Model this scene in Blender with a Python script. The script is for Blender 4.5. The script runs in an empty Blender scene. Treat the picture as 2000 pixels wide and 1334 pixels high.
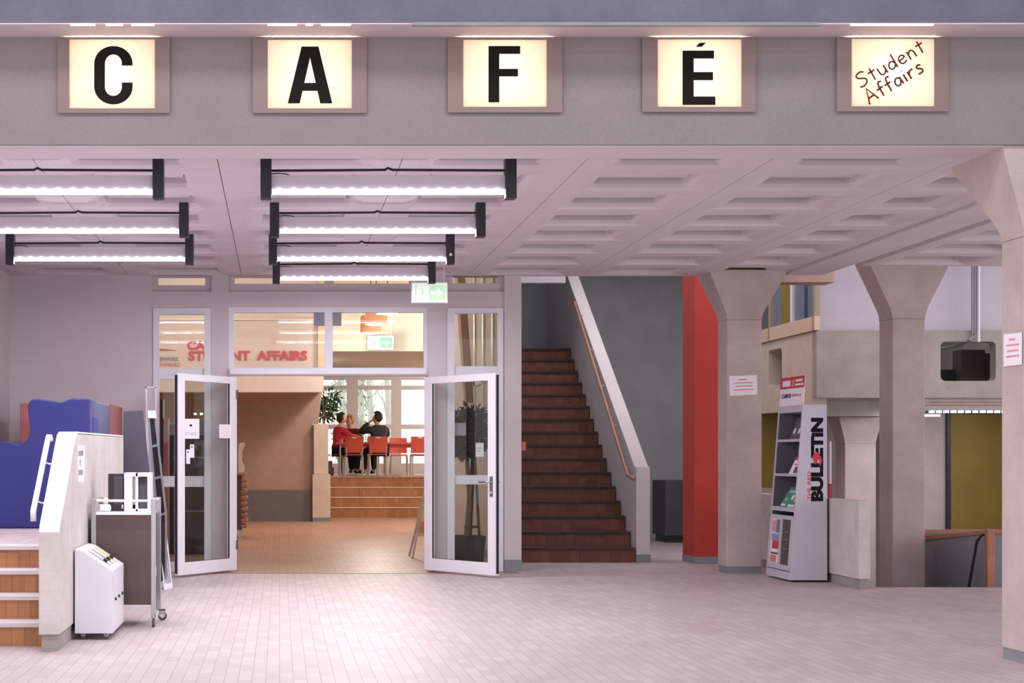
import bpy, bmesh, math, random
from mathutils import Vector, Matrix
R = math.radians
random.seed(7)
sc = bpy.context.scene
col = sc.collection
HALL, LEDW = 84, 31
F, U0, V0, EYE = 3500.0, 546.0, 895.0, 1.25      # focal length (px), vanishing point, eye height


def X(px, Y): return (px - U0) * Y / F
def Z(py, Y): return EYE + (V0 - py) * Y / F
def P(px, py, Y): return Vector((X(px, Y), Y, Z(py, Y)))


# ------------------------------------------------------------------ materials
def lin(c):
    out = []
    for v in c[:3]:
        v = v / 255.0
        out.append(v / 12.92 if v <= .04045 else ((v + .055) / 1.055) ** 2.4)
    return (*out, 1.0)


def new_mat(name):
    m = bpy.data.materials.new(name)
    m.use_nodes = True
    return m, m.node_tree.nodes, m.node_tree.links, m.node_tree.nodes['Principled BSDF']


def coords(n, l, scale=(1, 1, 1), rot=(0, 0, 0)):
    tc = n.new('ShaderNodeNewGeometry')
    mp = n.new('ShaderNodeMapping')
    mp.inputs['Scale'].default_value = scale
    mp.inputs['Rotation'].default_value = rot
    l.new(tc.outputs['Position'], mp.inputs['Vector'])
    return mp.outputs['Vector']


def plain(name, c, rough=.5, metal=0., var=.06, nscale=6., bump=0., spec=.5, stretch=(1, 1, 1)):
    """paint-like surface with a little uneven tone"""
    m, n, l, b = new_mat(name)
    base = lin(c)
    v = coords(n, l, stretch)
    t = n.new('ShaderNodeTexNoise')
    t.inputs['Scale'].default_value = nscale
    t.inputs['Detail'].default_value = 4
    l.new(v, t.inputs['Vector'])
    r = n.new('ShaderNodeValToRGB')
    r.color_ramp.elements[0].position = .3
    r.color_ramp.elements[1].position = .7
    r.color_ramp.elements[0].color = (*[x * (1 - var) for x in base[:3]], 1)
    r.color_ramp.elements[1].color = (*[min(1, x * (1 + var)) for x in base[:3]], 1)
    l.new(t.outputs['Fac'], r.inputs['Fac'])
    l.new(r.outputs['Color'], b.inputs['Base Color'])
    b.inputs['Roughness'].default_value = rough
    b.inputs['Metallic'].default_value = metal
    b.inputs['Specular IOR Level'].default_value = spec
    if bump:
        bp = n.new('ShaderNodeBump')
        bp.inputs['Strength'].default_value = bump
        bp.inputs['Distance'].default_value = .02
        l.new(t.outputs['Fac'], bp.inputs['Height'])
        l.new(bp.outputs['Normal'], b.inputs['Normal'])
    return m


def concrete(name, c, var=.16, boards=0.):
    """raw concrete: cloudy stains, fine pores, faint shutter-board joints"""
    m, n, l, b = new_mat(name)
    base = lin(c)
    v = coords(n, l)
    t = n.new('ShaderNodeTexNoise'); t.inputs['Scale'].default_value = 2.3; t.inputs['Detail'].default_value = 8
    t.inputs['Roughness'].default_value = .65
    l.new(v, t.inputs['Vector'])
    r = n.new('ShaderNodeValToRGB')
    r.color_ramp.elements[0].position = .32; r.color_ramp.elements[1].position = .68
    r.color_ramp.elements[0].color = (*[x * (1 - var) for x in base[:3]], 1)
    r.color_ramp.elements[1].color = (*[min(1, x * (1 + var)) for x in base[:3]], 1)
    l.new(t.outputs['Fac'], r.inputs['Fac'])
    f = n.new('ShaderNodeTexNoise'); f.inputs['Scale'].default_value = 60; f.inputs['Detail'].default_value = 2
    l.new(v, f.inputs['Vector'])
    mx = n.new('ShaderNodeMixRGB'); mx.blend_type = 'OVERLAY'; mx.inputs['Fac'].default_value = .1
    l.new(r.outputs['Color'], mx.inputs['Color1']); l.new(f.outputs['Fac'], mx.inputs['Color2'])
    out = mx.outputs['Color']
    if boards:
        w = n.new('ShaderNodeTexWave'); w.wave_type = 'BANDS'; w.bands_direction = 'Z'; w.wave_profile = 'SAW'
        w.inputs['Scale'].default_value = 2 * math.pi / (20 * boards) ; w.inputs['Distortion'].default_value = .25
        w.inputs['Detail Scale'].default_value = 1.5
        l.new(v, w.inputs['Vector'])
        r2 = n.new('ShaderNodeValToRGB')
        r2.color_ramp.elements[0].position = 0; r2.color_ramp.elements[0].color = (.8, .8, .8, 1)
        r2.color_ramp.elements[1].position = .06; r2.color_ramp.elements[1].color = (1, 1, 1, 1)
        l.new(w.outputs['Fac'], r2.inputs['Fac'])
        m2 = n.new('ShaderNodeMixRGB'); m2.blend_type = 'MULTIPLY'; m2.inputs['Fac'].default_value = .45
        l.new(out, m2.inputs['Color1']); l.new(r2.outputs['Color'], m2.inputs['Color2'])
        out = m2.outputs['Color']
    l.new(out, b.inputs['Base Color'])
    b.inputs['Roughness'].default_value = .8
    b.inputs['Specular IOR Level'].default_value = .3
    bp = n.new('ShaderNodeBump'); bp.inputs['Strength'].default_value = .12; bp.inputs['Distance'].default_value = .006
    l.new(f.outputs['Fac'], bp.inputs['Height']); l.new(bp.outputs['Normal'], b.inputs['Normal'])
    return m


def tiles(name, c1, c2, mortar, rough=.3, w=.24, h=.078, spec=.5):
    """narrow clay pavers laid lengthways into the room"""
    m, n, l, b = new_mat(name)
    v = coords(n, l, (1, 1, 1), (0, 0, R(90)))
    t = n.new('ShaderNodeTexBrick')
    t.inputs['Scale'].default_value = 1
    t.inputs['Brick Width'].default_value = w
    t.inputs['Row Height'].default_value = h
    t.inputs['Mortar Size'].default_value = .0028
    t.inputs['Color1'].default_value = lin(c1)
    t.inputs['Color2'].default_value = lin(c2)
    t.inputs['Mortar'].default_value = lin(mortar)
    l.new(v, t.inputs['Vector'])
    g = coords(n, l)
    s = n.new('ShaderNodeTexNoise'); s.inputs['Scale'].default_value = 1.1; s.inputs['Detail'].default_value = 5
    l.new(g, s.inputs['Vector'])
    mr = n.new('ShaderNodeMapRange'); mr.inputs['To Min'].default_value = .84; mr.inputs['To Max'].default_value = 1.12
    l.new(s.outputs['Fac'], mr.inputs['Value'])
    mx = n.new('ShaderNodeMixRGB'); mx.blend_type = 'MULTIPLY'; mx.inputs['Fac'].default_value = 1
    l.new(t.outputs['Color'], mx.inputs['Color1']); l.new(mr.outputs['Result'], mx.inputs['Color2'])
    l.new(mx.outputs['Color'], b.inputs['Base Color'])
    b.inputs['Roughness'].default_value = rough
    b.inputs['Specular IOR Level'].default_value = spec
    rr = n.new('ShaderNodeMapRange'); rr.inputs['To Min'].default_value = rough - .08; rr.inputs['To Max'].default_value = rough + .14
    l.new(s.outputs['Fac'], rr.inputs['Value']); l.new(rr.outputs['Result'], b.inputs['Roughness'])
    bp = n.new('ShaderNodeBump'); bp.inputs['Strength'].default_value = .3; bp.inputs['Distance'].default_value = .002; bp.invert = True
    l.new(t.outputs['Fac'], bp.inputs['Height']); l.new(bp.outputs['Normal'], b.inputs['Normal'])
    return m


def wood(name, c1, c2, plank=.09, axis='X', rough=.45):
    """boards of uneven tone with grain, boards counted along `axis`"""
    m, n, l, b = new_mat(name)
    g = n.new('ShaderNodeNewGeometry')
    sp = n.new('ShaderNodeSeparateXYZ'); l.new(g.outputs['Position'], sp.inputs[0])
    d = n.new('ShaderNodeMath'); d.operation = 'DIVIDE'; d.inputs[1].default_value = plank
    l.new(sp.outputs[axis], d.inputs[0])
    fl = n.new('ShaderNodeMath'); fl.operation = 'FLOOR'; l.new(d.outputs[0], fl.inputs[0])
    zz = n.new('ShaderNodeMath'); zz.operation = 'MULTIPLY'; zz.inputs[1].default_value = 7.0
    l.new(sp.outputs['Z'], zz.inputs[0])
    zf = n.new('ShaderNodeMath'); zf.operation = 'FLOOR'; l.new(zz.outputs[0], zf.inputs[0])
    cb = n.new('ShaderNodeCombineXYZ'); l.new(fl.outputs[0], cb.inputs[0]); l.new(zf.outputs[0], cb.inputs[2])
    wn = n.new('ShaderNodeTexWhiteNoise'); l.new(cb.outputs[0], wn.inputs['Vector'])
    st = {'X': (26, 3, 3), 'Y': (3, 26, 3), 'Z': (3, 3, 26)}[axis]
    v = coords(n, l, st)
    t = n.new('ShaderNodeTexNoise'); t.inputs['Scale'].default_value = 1.6; t.inputs['Detail'].default_value = 5
    l.new(v, t.inputs['Vector'])
    ad = n.new('ShaderNodeMath'); ad.operation = 'MULTIPLY_ADD'; ad.inputs[1].default_value = .55
    l.new(wn.outputs['Value'], ad.inputs[0]); 
    hf = n.new('ShaderNodeMath'); hf.operation = 'MULTIPLY'; hf.inputs[1].default_value = .45
    l.new(t.outputs['Fac'], hf.inputs[0]); l.new(hf.outputs[0], ad.inputs[2])
    r = n.new('ShaderNodeValToRGB')
    r.color_ramp.elements[0].color = lin(c1); r.color_ramp.elements[1].color = lin(c2)
    l.new(ad.outputs[0], r.inputs['Fac'])
    fr = n.new('ShaderNodeMath'); fr.operation = 'FRACT'; l.new(d.outputs[0], fr.inputs[0])
    gp = n.new('ShaderNodeMath'); gp.operation = 'GREATER_THAN'; gp.inputs[1].default_value = .05
    l.new(fr.outputs[0], gp.inputs[0])
    mr = n.new('ShaderNodeMapRange'); mr.inputs['To Min'].default_value = .6
    l.new(gp.outputs[0], mr.inputs['Value'])
    mx = n.new('ShaderNodeMixRGB'); mx.blend_type = 'MULTIPLY'; mx.inputs['Fac'].default_value = 1
    l.new(r.outputs['Color'], mx.inputs['Color1']); l.new(mr.outputs['Result'], mx.inputs['Color2'])
    l.new(mx.outputs['Color'], b.inputs['Base Color'])
    b.inputs['Roughness'].default_value = rough
    return m


def emit(name, c, strength):
    m, n, l, b = new_mat(name)
    b.inputs['Base Color'].default_value = lin(c)
    b.inputs['Emission Color'].default_value = lin(c)
    b.inputs['Emission Strength'].default_value = strength
    return m


def glass(name, tint=(244, 247, 245), refl=.07):
    m, n, l, b = new_mat(name)
    n.remove(b)
    tr = n.new('ShaderNodeBsdfTransparent'); tr.inputs['Color'].default_value = lin(tint)
    gl = n.new('ShaderNodeBsdfGlossy'); gl.inputs['Roughness'].default_value = .02
    lw = n.new('ShaderNodeFresnel'); lw.inputs['IOR'].default_value = 1.45
    ge = n.new('ShaderNodeNewGeometry')
    iv = n.new('ShaderNodeMath'); iv.operation = 'SUBTRACT'; iv.inputs[0].default_value = 1
    l.new(ge.outputs['Backfacing'], iv.inputs[1])
    ml = n.new('ShaderNodeMath'); ml.operation = 'MULTIPLY'
    l.new(lw.outputs['Fac'], ml.inputs[0]); l.new(iv.outputs[0], ml.inputs[1])
    mx = n.new('ShaderNodeMixShader')
    l.new(ml.outputs[0], mx.inputs['Fac']); l.new(tr.outputs[0], mx.inputs[1]); l.new(gl.outputs[0], mx.inputs[2])
    l.new(mx.outputs[0], n['Material Output'].inputs['Surface'])
    return m


def translucent(name, c):
    """opal acrylic: passes light scattered"""
    m, n, l, b = new_mat(name)
    n.remove(b)
    tl = n.new('ShaderNodeBsdfTranslucent'); tl.inputs['Color'].default_value = lin(c)
    df = n.new('ShaderNodeBsdfDiffuse'); df.inputs['Color'].default_value = lin(c)
    mx = n.new('ShaderNodeMixShader'); mx.inputs['Fac'].default_value = .3
    l.new(tl.outputs[0], mx.inputs[1]); l.new(df.outputs[0], mx.inputs[2])
    l.new(mx.outputs[0], n['Material Output'].inputs['Surface'])
    return m


M = {
    'ceiling': plain('ceiling_paint', (214, 203, 207), .75, var=.03, nscale=2),
    'wall': plain('wall_paint', (206, 196, 199), .75, var=.04, nscale=1.5),
    'fascia': concrete('fascia_concrete', (136, 128, 130), .05),
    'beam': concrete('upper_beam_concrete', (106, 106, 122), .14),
    'concrete': concrete('column_concrete', (190, 174, 171), .13),
    'board_concrete': concrete('board_marked_concrete', (202, 196, 192), .14, .13),
    'darkconc': concrete('gallery_concrete', (160, 152, 148), .14),
    'floor': tiles('hall_pavers', (196, 182, 184), (184, 168, 170), (160, 146, 148), .44, spec=.32),
    'cafefloor': tiles('cafe_pavers', (182, 140, 120), (170, 128, 108), (138, 106, 92), .36, spec=.4),  # warm lamp tint put into the paver colour
    'white': plain('white_frame_paint', (238, 234, 242), .4, var=.02),
    'frame': plain('grey_white_frame', (224, 222, 230), .45, var=.02),
    'greytrim': plain('grey_skirting', (134, 136, 144), .5),
    'glass': glass('clear_glass'),
    'black': plain('black_metal', (28, 27, 34), .45, var=.1),
    'rubber': plain('dark_rubber', (30, 28, 36), .7),
    'steel': plain('brushed_steel', (176, 174, 176), .35, .9, nscale=30, stretch=(1, 1, .1)),
    'chrome': plain('chrome', (226, 225, 226), .3, .6),
    'blue': plain('blue_gloss_paint', (38, 43, 124), .38, var=.12, nscale=3),
    'bluepatch': plain('deep_blue_patch', (46, 54, 150), .5),
    'redblock': plain('dull_red_paint', (168, 92, 96), .4, var=.1),
    'redpier': plain('red_pier_paint', (182, 56, 44), .7, var=.06, nscale=4),
    'stairwood': wood('stair_wood', (88, 44, 34), (134, 76, 54), .12, 'X', .5),
    'stairtread': plain('stair_tread_dark', (66, 48, 48), .7, var=.2),
    'stepwood': wood('step_wood', (146, 92, 56), (186, 128, 84), .085, 'X', .5),
    'woodrail': wood('rail_wood', (140, 88, 66), (176, 118, 90), 2., 'X', .4),
    'palewood': wood('pale_wood', (206, 178, 150), (222, 196, 170), 2., 'Y', .5),
    'slatwood': wood('slat_ceiling_wood', (222, 196, 150), (236, 214, 172), .2, 'Y', .5),
    'laminate': wood('dark_laminate', (74, 56, 54), (94, 74, 70), .9, 'X', .5),
    'paper': plain('paper', (240, 234, 240), .8, var=.01),
    'greypaper': plain('grey_print', (150, 146, 156), .8),
    'redprint': plain('red_print', (204, 60, 72), .7),
    'pinkprint': plain('pink_print', (218, 148, 164), .8),
    'darkprint': plain('dark_print', (15, 14, 20), .7, spec=.2),
    'navy': plain('navy_print', (40, 44, 96), .7),
    'letter': plain('sign_letter_black', (18, 11, 10), .7, spec=.2),
    'script': plain('sign_script_brown', (84, 26, 18), .6),
    'opal': translucent('opal_sign_panel', (250, 242, 228)),
    'signplate': plain('sign_plate', (132, 114, 110), .5, var=.03),
    'led': emit('led_tube', (242, 240, 255), 5),
    'ledfar': emit('led_dots', (242, 240, 255), 4),
    'reflector': plain('lamp_reflector', (196, 190, 196), .45, var=.02),
    'slot': emit('soffit_lamp', (255, 222, 192), 1.3),
    'cream': plain('cream_paint', (232, 226, 206), .75, var=.02),
    'beige': plain('beige_paint', (214, 198, 195), .75, var=.03),
    'brownwall': plain('brown_render', (172, 142, 128), .8, var=.05),
    'wainscot': plain('grey_wainscot', (110, 104, 104), .7),
    'pier': plain('pier_paint', (204, 186, 174), .75),
    'stairwall': plain('stairwell_paint', (176, 180, 184), .8, var=.06, nscale=3),
    'darkcab': plain('dark_cabinet', (74, 72, 80), .6),
    'lilac': plain('lilac_white_wall', (196, 186, 198), .8, var=.03),
    'olive': plain('olive_panel', (132, 110, 42), .65, var=.12, nscale=2),
    'bluegrey': plain('blue_grey_pane', (110, 124, 138), .3),
    'standgrey': plain('stand_paint', (196, 190, 202), .5, var=.02),
    'standdark': plain('stand_inside', (92, 90, 98), .6),  # darkened to stand for shade inside the stand
    'smoke': plain('smoked_panel', (74, 68, 72), .25),
    'green': plain('green_magazine', (36, 150, 108), .5),
    'orange': plain('orange_print', (226, 128, 100), .6),
    'chairred': plain('red_chair_shell', (228, 104, 90), .4, var=.04),
    'tablered': plain('red_table_top', (234, 112, 106), .35, var=.03),
    'skin': plain('skin', (224, 172, 148), .55, var=.05),
    'hair_dark': plain('dark_hair', (44, 32, 30), .6, var=.2, nscale=40),
    'hair_fair': plain('fair_hair', (188, 146, 96), .6, var=.15, nscale=40),
    'shirt_red': plain('red_shirt', (226, 62, 84), .8),
    'shirt_maroon': plain('maroon_top', (110, 28, 40), .8),
    'jacket': plain('dark_jacket', (52, 54, 62), .8),
    'trousers': plain('black_trousers', (30, 28, 34), .85),
    'leaf': plain('green_leaf', (52, 84, 42), .45, var=.25, nscale=9),
    'darkleaf': plain('dark_leaf', (28, 36, 24), .45, var=.25, nscale=9),
    'bark': plain('bark', (150, 138, 122), .9, var=.2),
    'palebark': plain('pale_bark', (206, 204, 196), .9),  # outdoor glare put into the pale bark colour
    'ivy': plain('ivy_leaf', (150, 176, 146), .6, var=.2),  # ivy paled to stand for the glare outside
    'pot': plain('dark_pot', (70, 70, 74), .6),
    'soil': plain('soil', (50, 38, 30), .95),
    'shade': plain('orange_lamp_shade', (248, 186, 140), .6),  # lightened to stand for lamplight glowing through the shade
    'bulb': emit('warm_lamp_glow', (255, 236, 200), 14),
    'exit': emit('exit_sign_face', (240, 255, 244), .35),
    'exitgreen': emit('exit_sign_green', (92, 186, 116), .35),
    'exitpale': emit('exit_sign_pale_green', (204, 240, 206), .35),
    'board': plain('grey_pinboard', (80, 78, 90), .8, var=.05),
    'mesh': plain('black_mesh', (48, 46, 52), .7, var=.3, nscale=90),
    'greyframe': plain('grey_metal_frame', (130, 130, 138), .45),
    'dark': plain('dark_interior', (40, 38, 40), .8),
    'fridge': plain('cafe_cabinet_black', (38, 36, 40), .35),
    'tray': wood('tray_wood', (150, 96, 62), (186, 128, 88), 2., 'X', .5),
    'yellow': plain('yellow_slot', (226, 200, 96), .5),
    'purple': plain('violet_slot', (150, 148, 190), .5),
    'slotgrey': plain('grey_slot', (158, 154, 166), .5),
    'binwhite': plain('bin_white', (226, 224, 234), .45, var=.02),
    'tape': plain('label_strip', (232, 230, 244), .6),
}

# ------------------------------------------------------------------ object helpers
ORG = {}


def put(me, name, mat, parent=None):
    o = bpy.data.objects.new(name, me)
    col.objects.link(o)
    if mat is not None and not me.materials:
        me.materials.append(mat)
    if parent is not None:
        org = ORG[parent.name]
        me.transform(Matrix.Translation(-org))
        o.parent = parent
        ORG[o.name] = org
    else:
        ORG[o.name] = Vector((0, 0, 0))
    return o


def tag(o, label=None, cat=None, group=None, kind=None):
    if label: o['label'] = label
    if cat: o['category'] = cat
    if group: o['group'] = group
    if kind: o['kind'] = kind
    return o


def thing(name, loc, label, cat, group=None, kind=None):
    o = bpy.data.objects.new(name, None)
    o.empty_display_size = .1
    col.objects.link(o)
    o.location = loc
    ORG[o.name] = Vector(loc)
    return tag(o, label, cat, group, kind)


def rebase(o, base):
    """move a one-mesh thing's origin to its base without moving it"""
    o.data.transform(Matrix.Translation(-Vector(base)))
    o.location = base
    ORG[o.name] = Vector(base)
    return o


class MB:
    def __init__(s): s.v, s.f = [], []

    def add(s, vs, fs):
        k = len(s.v)
        s.v += [Vector(p) for p in vs]
        s.f += [tuple(i + k for i in f) for f in fs]
        return s

    def box(s, x0, x1, y0, y1, z0, z1):
        if x0 > x1: x0, x1 = x1, x0
        if y0 > y1: y0, y1 = y1, y0
        if z0 > z1: z0, z1 = z1, z0
        return s.add([(x0, y0, z0), (x1, y0, z0), (x1, y1, z0), (x0, y1, z0), (x0, y0, z1), (x1, y0, z1), (x1, y1, z1), (x0, y1, z1)],
                     [(0, 3, 2, 1), (4, 5, 6, 7), (0, 1, 5, 4), (1, 2, 6, 5), (2, 3, 7, 6), (3, 0, 4, 7)])

    def prism(s, poly, a, b, axis='Y'):
        """extrude a 2-D polygon along axis: Y -> (x,z), X -> (y,z), Z -> (x,y)"""
        mk = {'Y': lambda p, t: (p[0], t, p[1]), 'X': lambda p, t: (t, p[0], p[1]), 'Z': lambda p, t: (p[0], p[1], t)}[axis]
        n = len(poly)
        vs = [mk(p, a) for p in poly] + [mk(p, b) for p in poly]
        fs = [tuple(range(n)), tuple(range(2 * n - 1, n - 1, -1))]
        fs += [(i, (i + 1) % n, n + (i + 1) % n, n + i) for i in range(n)]
        return s.add(vs, fs)

    def loft(s, rings, cap=True):
        n = len(rings[0])
        vs = [p for r in rings for p in r]
        fs = []
        for k in range(len(rings) - 1):
            for i in range(n):
                j = (i + 1) % n
                fs.append((k * n + i, k * n + j, (k + 1) * n + j, (k + 1) * n + i))
        if cap:
            fs.append(tuple(range(n - 1, -1, -1)))
            fs.append(tuple(range((len(rings) - 1) * n, len(rings) * n)))
        return s.add(vs, fs)

    def tube(s, path, r, seg=10):
        path = [Vector(p) for p in path]
        rs = r if isinstance(r, (list, tuple)) else [r] * len(path)
        rings = []
        up = None
        for i, p in enumerate(path):
            if i == 0: d = path[1] - p
            elif i == len(path) - 1: d = p - path[i - 1]
            else: d = (path[i + 1] - p).normalized() + (p - path[i - 1]).normalized()
            d.normalize()
            a = (Vector((0, 0, 1)) if abs(d.z) < .9 else Vector((1, 0, 0))) if up is None else up
            u = a - d * a.dot(d)
            if u.length < 1e-4: u = d.orthogonal()
            u.normalize(); up = u
            w = d.cross(u)
            rings.append([p + u * math.cos(t) * rs[i] + w * math.sin(t) * rs[i] for t in [2 * math.pi * k / seg for k in range(seg)]])
        return s.loft(rings)

    def lathe(s, prof, c=(0, 0, 0), seg=20, cap=True):
        c = Vector(c)
        rings = [[c + Vector((r * math.cos(t), r * math.sin(t), z)) for t in [2 * math.pi * k / seg for k in range(seg)]] for r, z in prof]
        return s.loft(rings, cap)

    def build(s, name, mat, parent=None, bevel=0., smooth=False):
        me = bpy.data.meshes.new(name)
        me.from_pydata([tuple(v) for v in s.v], [], s.f)
        bm = bmesh.new(); bm.from_mesh(me)
        bmesh.ops.recalc_face_normals(bm, faces=bm.faces)
        if bevel:
            es = [e for e in bm.edges if len(e.link_faces) == 2 and e.calc_face_angle(0) > R(25)]
            bmesh.ops.bevel(bm, geom=es, offset=bevel, segments=2, profile=.6, affect='EDGES', clamp_overlap=True)
        bm.to_mesh(me); bm.free()
        if smooth:
            for p in me.polygons: p.use_smooth = True
        return put(me, name, mat, parent)


def bx(name, mat, d, parent=None, bevel=0.):
    return MB().box(*d).build(name, mat, parent, bevel)


def struct(o):
    o['kind'] = 'structure'
    return o


def copy_tree(o, parent=None):
    c = o.copy()
    col.objects.link(c)
    ORG[c.name] = ORG[o.name].copy()
    if parent is not None:
        c.parent = parent
        c.matrix_parent_inverse = o.matrix_parent_inverse.copy()
    for ch in list(o.children): copy_tree(ch, c)
    return c


def text_raw(body, bold=0., res=4):
    cu = bpy.data.curves.new('lettering', 'FONT')
    cu.body = body; cu.size = 1; cu.offset = bold; cu.resolution_u = res
    o = bpy.data.objects.new('lettering', cu)
    col.objects.link(o)
    dg = bpy.context.evaluated_depsgraph_get(); dg.update()
    me = bpy.data.meshes.new_from_object(o.evaluated_get(dg))
    bpy.data.objects.remove(o); bpy.data.curves.remove(cu)
    vs = [v.co.copy() for v in me.vertices]; fs = [tuple(p.vertices) for p in me.polygons]
    bpy.data.meshes.remove(me)
    return vs, fs


def text_fit(body, o, u, v, w, h, thick=.002, bold=0., skew=0.):
    """letters filling a w x h box: o lower-left corner, u along, v up; returns an MB with real thickness"""
    vs, fs = text_raw(body, bold)
    xs = [p.x for p in vs]; ys = [p.y for p in vs]
    sx = w / (max(xs) - min(xs)); sy = h / (max(ys) - min(ys))
    o, u, v = Vector(o), Vector(u).normalized(), Vector(v).normalized()
    nrm = u.cross(v)
    x0, y0 = min(xs), min(ys)
    mk = lambda p, t: o + u * ((p.x - x0) * sx + skew * (p.y - y0) * sy) + v * ((p.y - y0) * sy) + nrm * t
    m = MB()
    n = len(vs)
    from collections import Counter
    ed = Counter()
    for f in fs:
        for i in range(len(f)): ed[frozenset((f[i], f[(i + 1) % len(f)]))] += 1
    faces = [f for f in fs] + [tuple(i + n for i in reversed(f)) for f in fs]
    for f in fs:
        for i in range(len(f)):
            a, b = f[i], f[(i + 1) % len(f)]
            if ed[frozenset((a, b))] == 1: faces.append((a, b, b + n, a + n))
    m.add([mk(p, thick) for p in vs] + [mk(p, 0) for p in vs], faces)
    return m


UX, UZ = Vector((1, 0, 0)), Vector((0, 0, 1))

# ------------------------------------------------------------------ setting: floors
W = 19.8                         # front of the cafe wall
HX0, HX1, HY0, HY1 = 5.70, 9.6, 17.37, 25.2      # stairwell hole at right
fl = MB()
fl.box(-9, HX0, -8, 19.4, -.2, 0)
fl.box(2.6, HX0, 19.4, 29.5, -.2, 0)
fl.box(HX0, 12, -8, HY0, -.2, 0)
fl.box(HX1, 12, HY0, 29.5, -.2, 0)
fl.box(HX0, HX1, HY1, 29.5, -.2, 0)
struct(fl.build('floor', M['floor']))
struct(MB().box(-6, 2.6, 19.4, 50, -.2, -.001).box(2.6, 6, 31.2, 50, -.2, -.001).build('floor_cafe', M['cafefloor']))
struct(bx('trim_1', M['greyframe'], (X(455, 19.4), X(835, 19.4), 19.385, 19.415, 0, .004)))     # threshold
struct(bx('floor_lower', M['darkconc'], (HX0 - .2, HX1 + .2, HY0 - .2, HY1 + .2, -2.6, -2.5)))
sw = MB()
sw.box(HX0 - .2, HX0, HY0, HY1, -2.5, -.2).box(HX0 - .2, HX1, HY0 - .2, HY0, -2.5, -.2).box(HX1, HX1 + .2, HY0, HY1, -2.5, -.2).box(HX0, HX1, HY1, HY1 + .2, -2.5, -.2)
struct(sw.build('wall_stairwell', M['darkconc']))

# ------------------------------------------------------------------ setting: waffle ceiling
CZ = 3.27


def coffer(m, x0, x1, y0, y1, z):
    g = .003
    def ring(ax0, ax1, ay, zz):
        return [(x0 + ax0, y0 + ay, zz), (x1 - ax1, y0 + ay, zz), (x1 - ax1, y1 - ay, zz), (x0 + ax0, y1 - ay, zz)]
    L = .135
    def rr(i, zz, c=.05):
        ix = i if i <= L else L + (i - L) * 3.6
        a, b, cc, d = x0 + ix, x1 - ix, y0 + i * .95, y1 - i * .95
        return [(a + c, cc, zz), (b - c, cc, zz), (b - c * .3, cc + c * .3, zz), (b, cc + c, zz), (b, d - c, zz), (b - c * .3, d - c * .3, zz), (b - c, d, zz), (a + c, d, zz),
                (a + c * .3, d - c * .3, zz), (a, d - c, zz), (a, cc + c, zz), (a + c * .3, cc + c * .3, zz)]
    rings = [rr(g, z + .05, .001), rr(g, z, .001), rr(L, z, .035), rr(L + .012, z + .005, .035), rr(L + .028, z + .02, .03), rr(L + .038, z + .05, .03), rr(L + .044, z + .14, .03)]
    m.loft(rings, False)
    n = 12
    m.f.append(tuple(range(len(m.v) - n, len(m.v))))
    ax = L + .044 * 3.6 + .006                       # the coffer's own thin panel, open gap along its front and back
    m.box(x0 + ax, x1 - ax, y0 + L + .06, y1 - L - .135, z + .078, z + .09)


ce = MB()
xs = [-4.17 + 1.25 * j for j in range(8)]
ys = [11.58 + 1.04 * k for k in range(9)]
for k in range(8):
    for j in range(7):
        coffer(ce, xs[j], xs[j + 1], ys[k], ys[k + 1], CZ)
    coffer(ce, 4.58, 5.52, ys[k], ys[k + 1], CZ)
ce.box(-4.2, 5.5, 11.45, 11.578, CZ, CZ + .1)
ce.box(-4.2, 5.5, 11.45, 19.95, CZ + .14, CZ + .3)
ce.box(5.525, 5.93, 11.3, 19.6, CZ - .02, CZ + .2)                # edge beam beside the joint
ce.box(5.93, 6.1, 11.3, 19.6, CZ + .1, CZ + .2)
for k in range(7):
    for j in range(4):
        coffer(ce, 6.1 + 1.25 * j, 7.35 + 1.25 * j, ys[k], ys[k + 1], CZ)
ce.box(6.1, 11.2, 11.3, 18.86, CZ + .14, CZ + .3)
struct(ce.build('ceiling', M['ceiling']))
struct(bx('hall_sky_blocker', M['beam'], (-14, 16, -8, 10.65, 6.2, 6.4)))  # unseen roof added to cut the frontal sky light
struct(MB().box(6.4, 12.2, 23.7, 28.8, 4.75, 4.9).box(6.4, 12.2, 20.05, 21.9, 4.75, 4.9).box(2.65, 6.4, 20.05, 21.4, 4.75, 4.9).box(4.5, 6.4, 26.2, 28.8, 4.75, 4.9).box(2.65, 4.25, 24.6, 28.55, 4.75, 4.9).build('roof_sky_blocker', M['stairwall']))  # unseen roof pieces added to limit skylight, gaps placed for the stairs
struct(bx('ceiling_cafe', M['slatwood'], (-6.2, 2.65, 20.05, 36.2, 4.75, 4.9)))

# ------------------------------------------------------------------ setting: sign fascia and the beam above it
FY = 10.97
signs = [(113, 332, 136, 303, 78, 213, 222), (494, 716, 523, 687, 79, 213, 222), (874, 1097, 904, 1067, 79, 210, 221),
         (1253, 1475, 1283, 1447, 78, 210, 220), (1632, 1850, 1661, 1823, 77, 209, 219)]
FZ0, FZ1 = 3.17, 3.83
fa = MB()
edge = -7.0
for s in signs:
    a, b = X(s[2], FY) - .01, X(s[3], FY) + .01
    z0, z1 = Z(s[5], FY) - .01, Z(s[4], FY) + .01
    fa.box(edge, a, FY, 11.45, FZ0, FZ1)
    fa.box(a, b, FY, 11.45, FZ0, z0)
    fa.box(a, b, FY, 11.45, z1, FZ1)
    fa.box(a, b, FY + .22, 11.45, z0, z1)
    edge = b
fa.box(edge, 11.5, FY, 11.45, FZ0, FZ1)
struct(fa.build('trim_2', M['fascia']))
struct(bx('trim_13', M['ceiling'], (-7, 11.5, FY + .03, 11.45, 3.164, 3.17)))
ub = MB().box(-7, 11.5, 10.65, 11.5, FZ1 + .008, 5.6)
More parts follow.
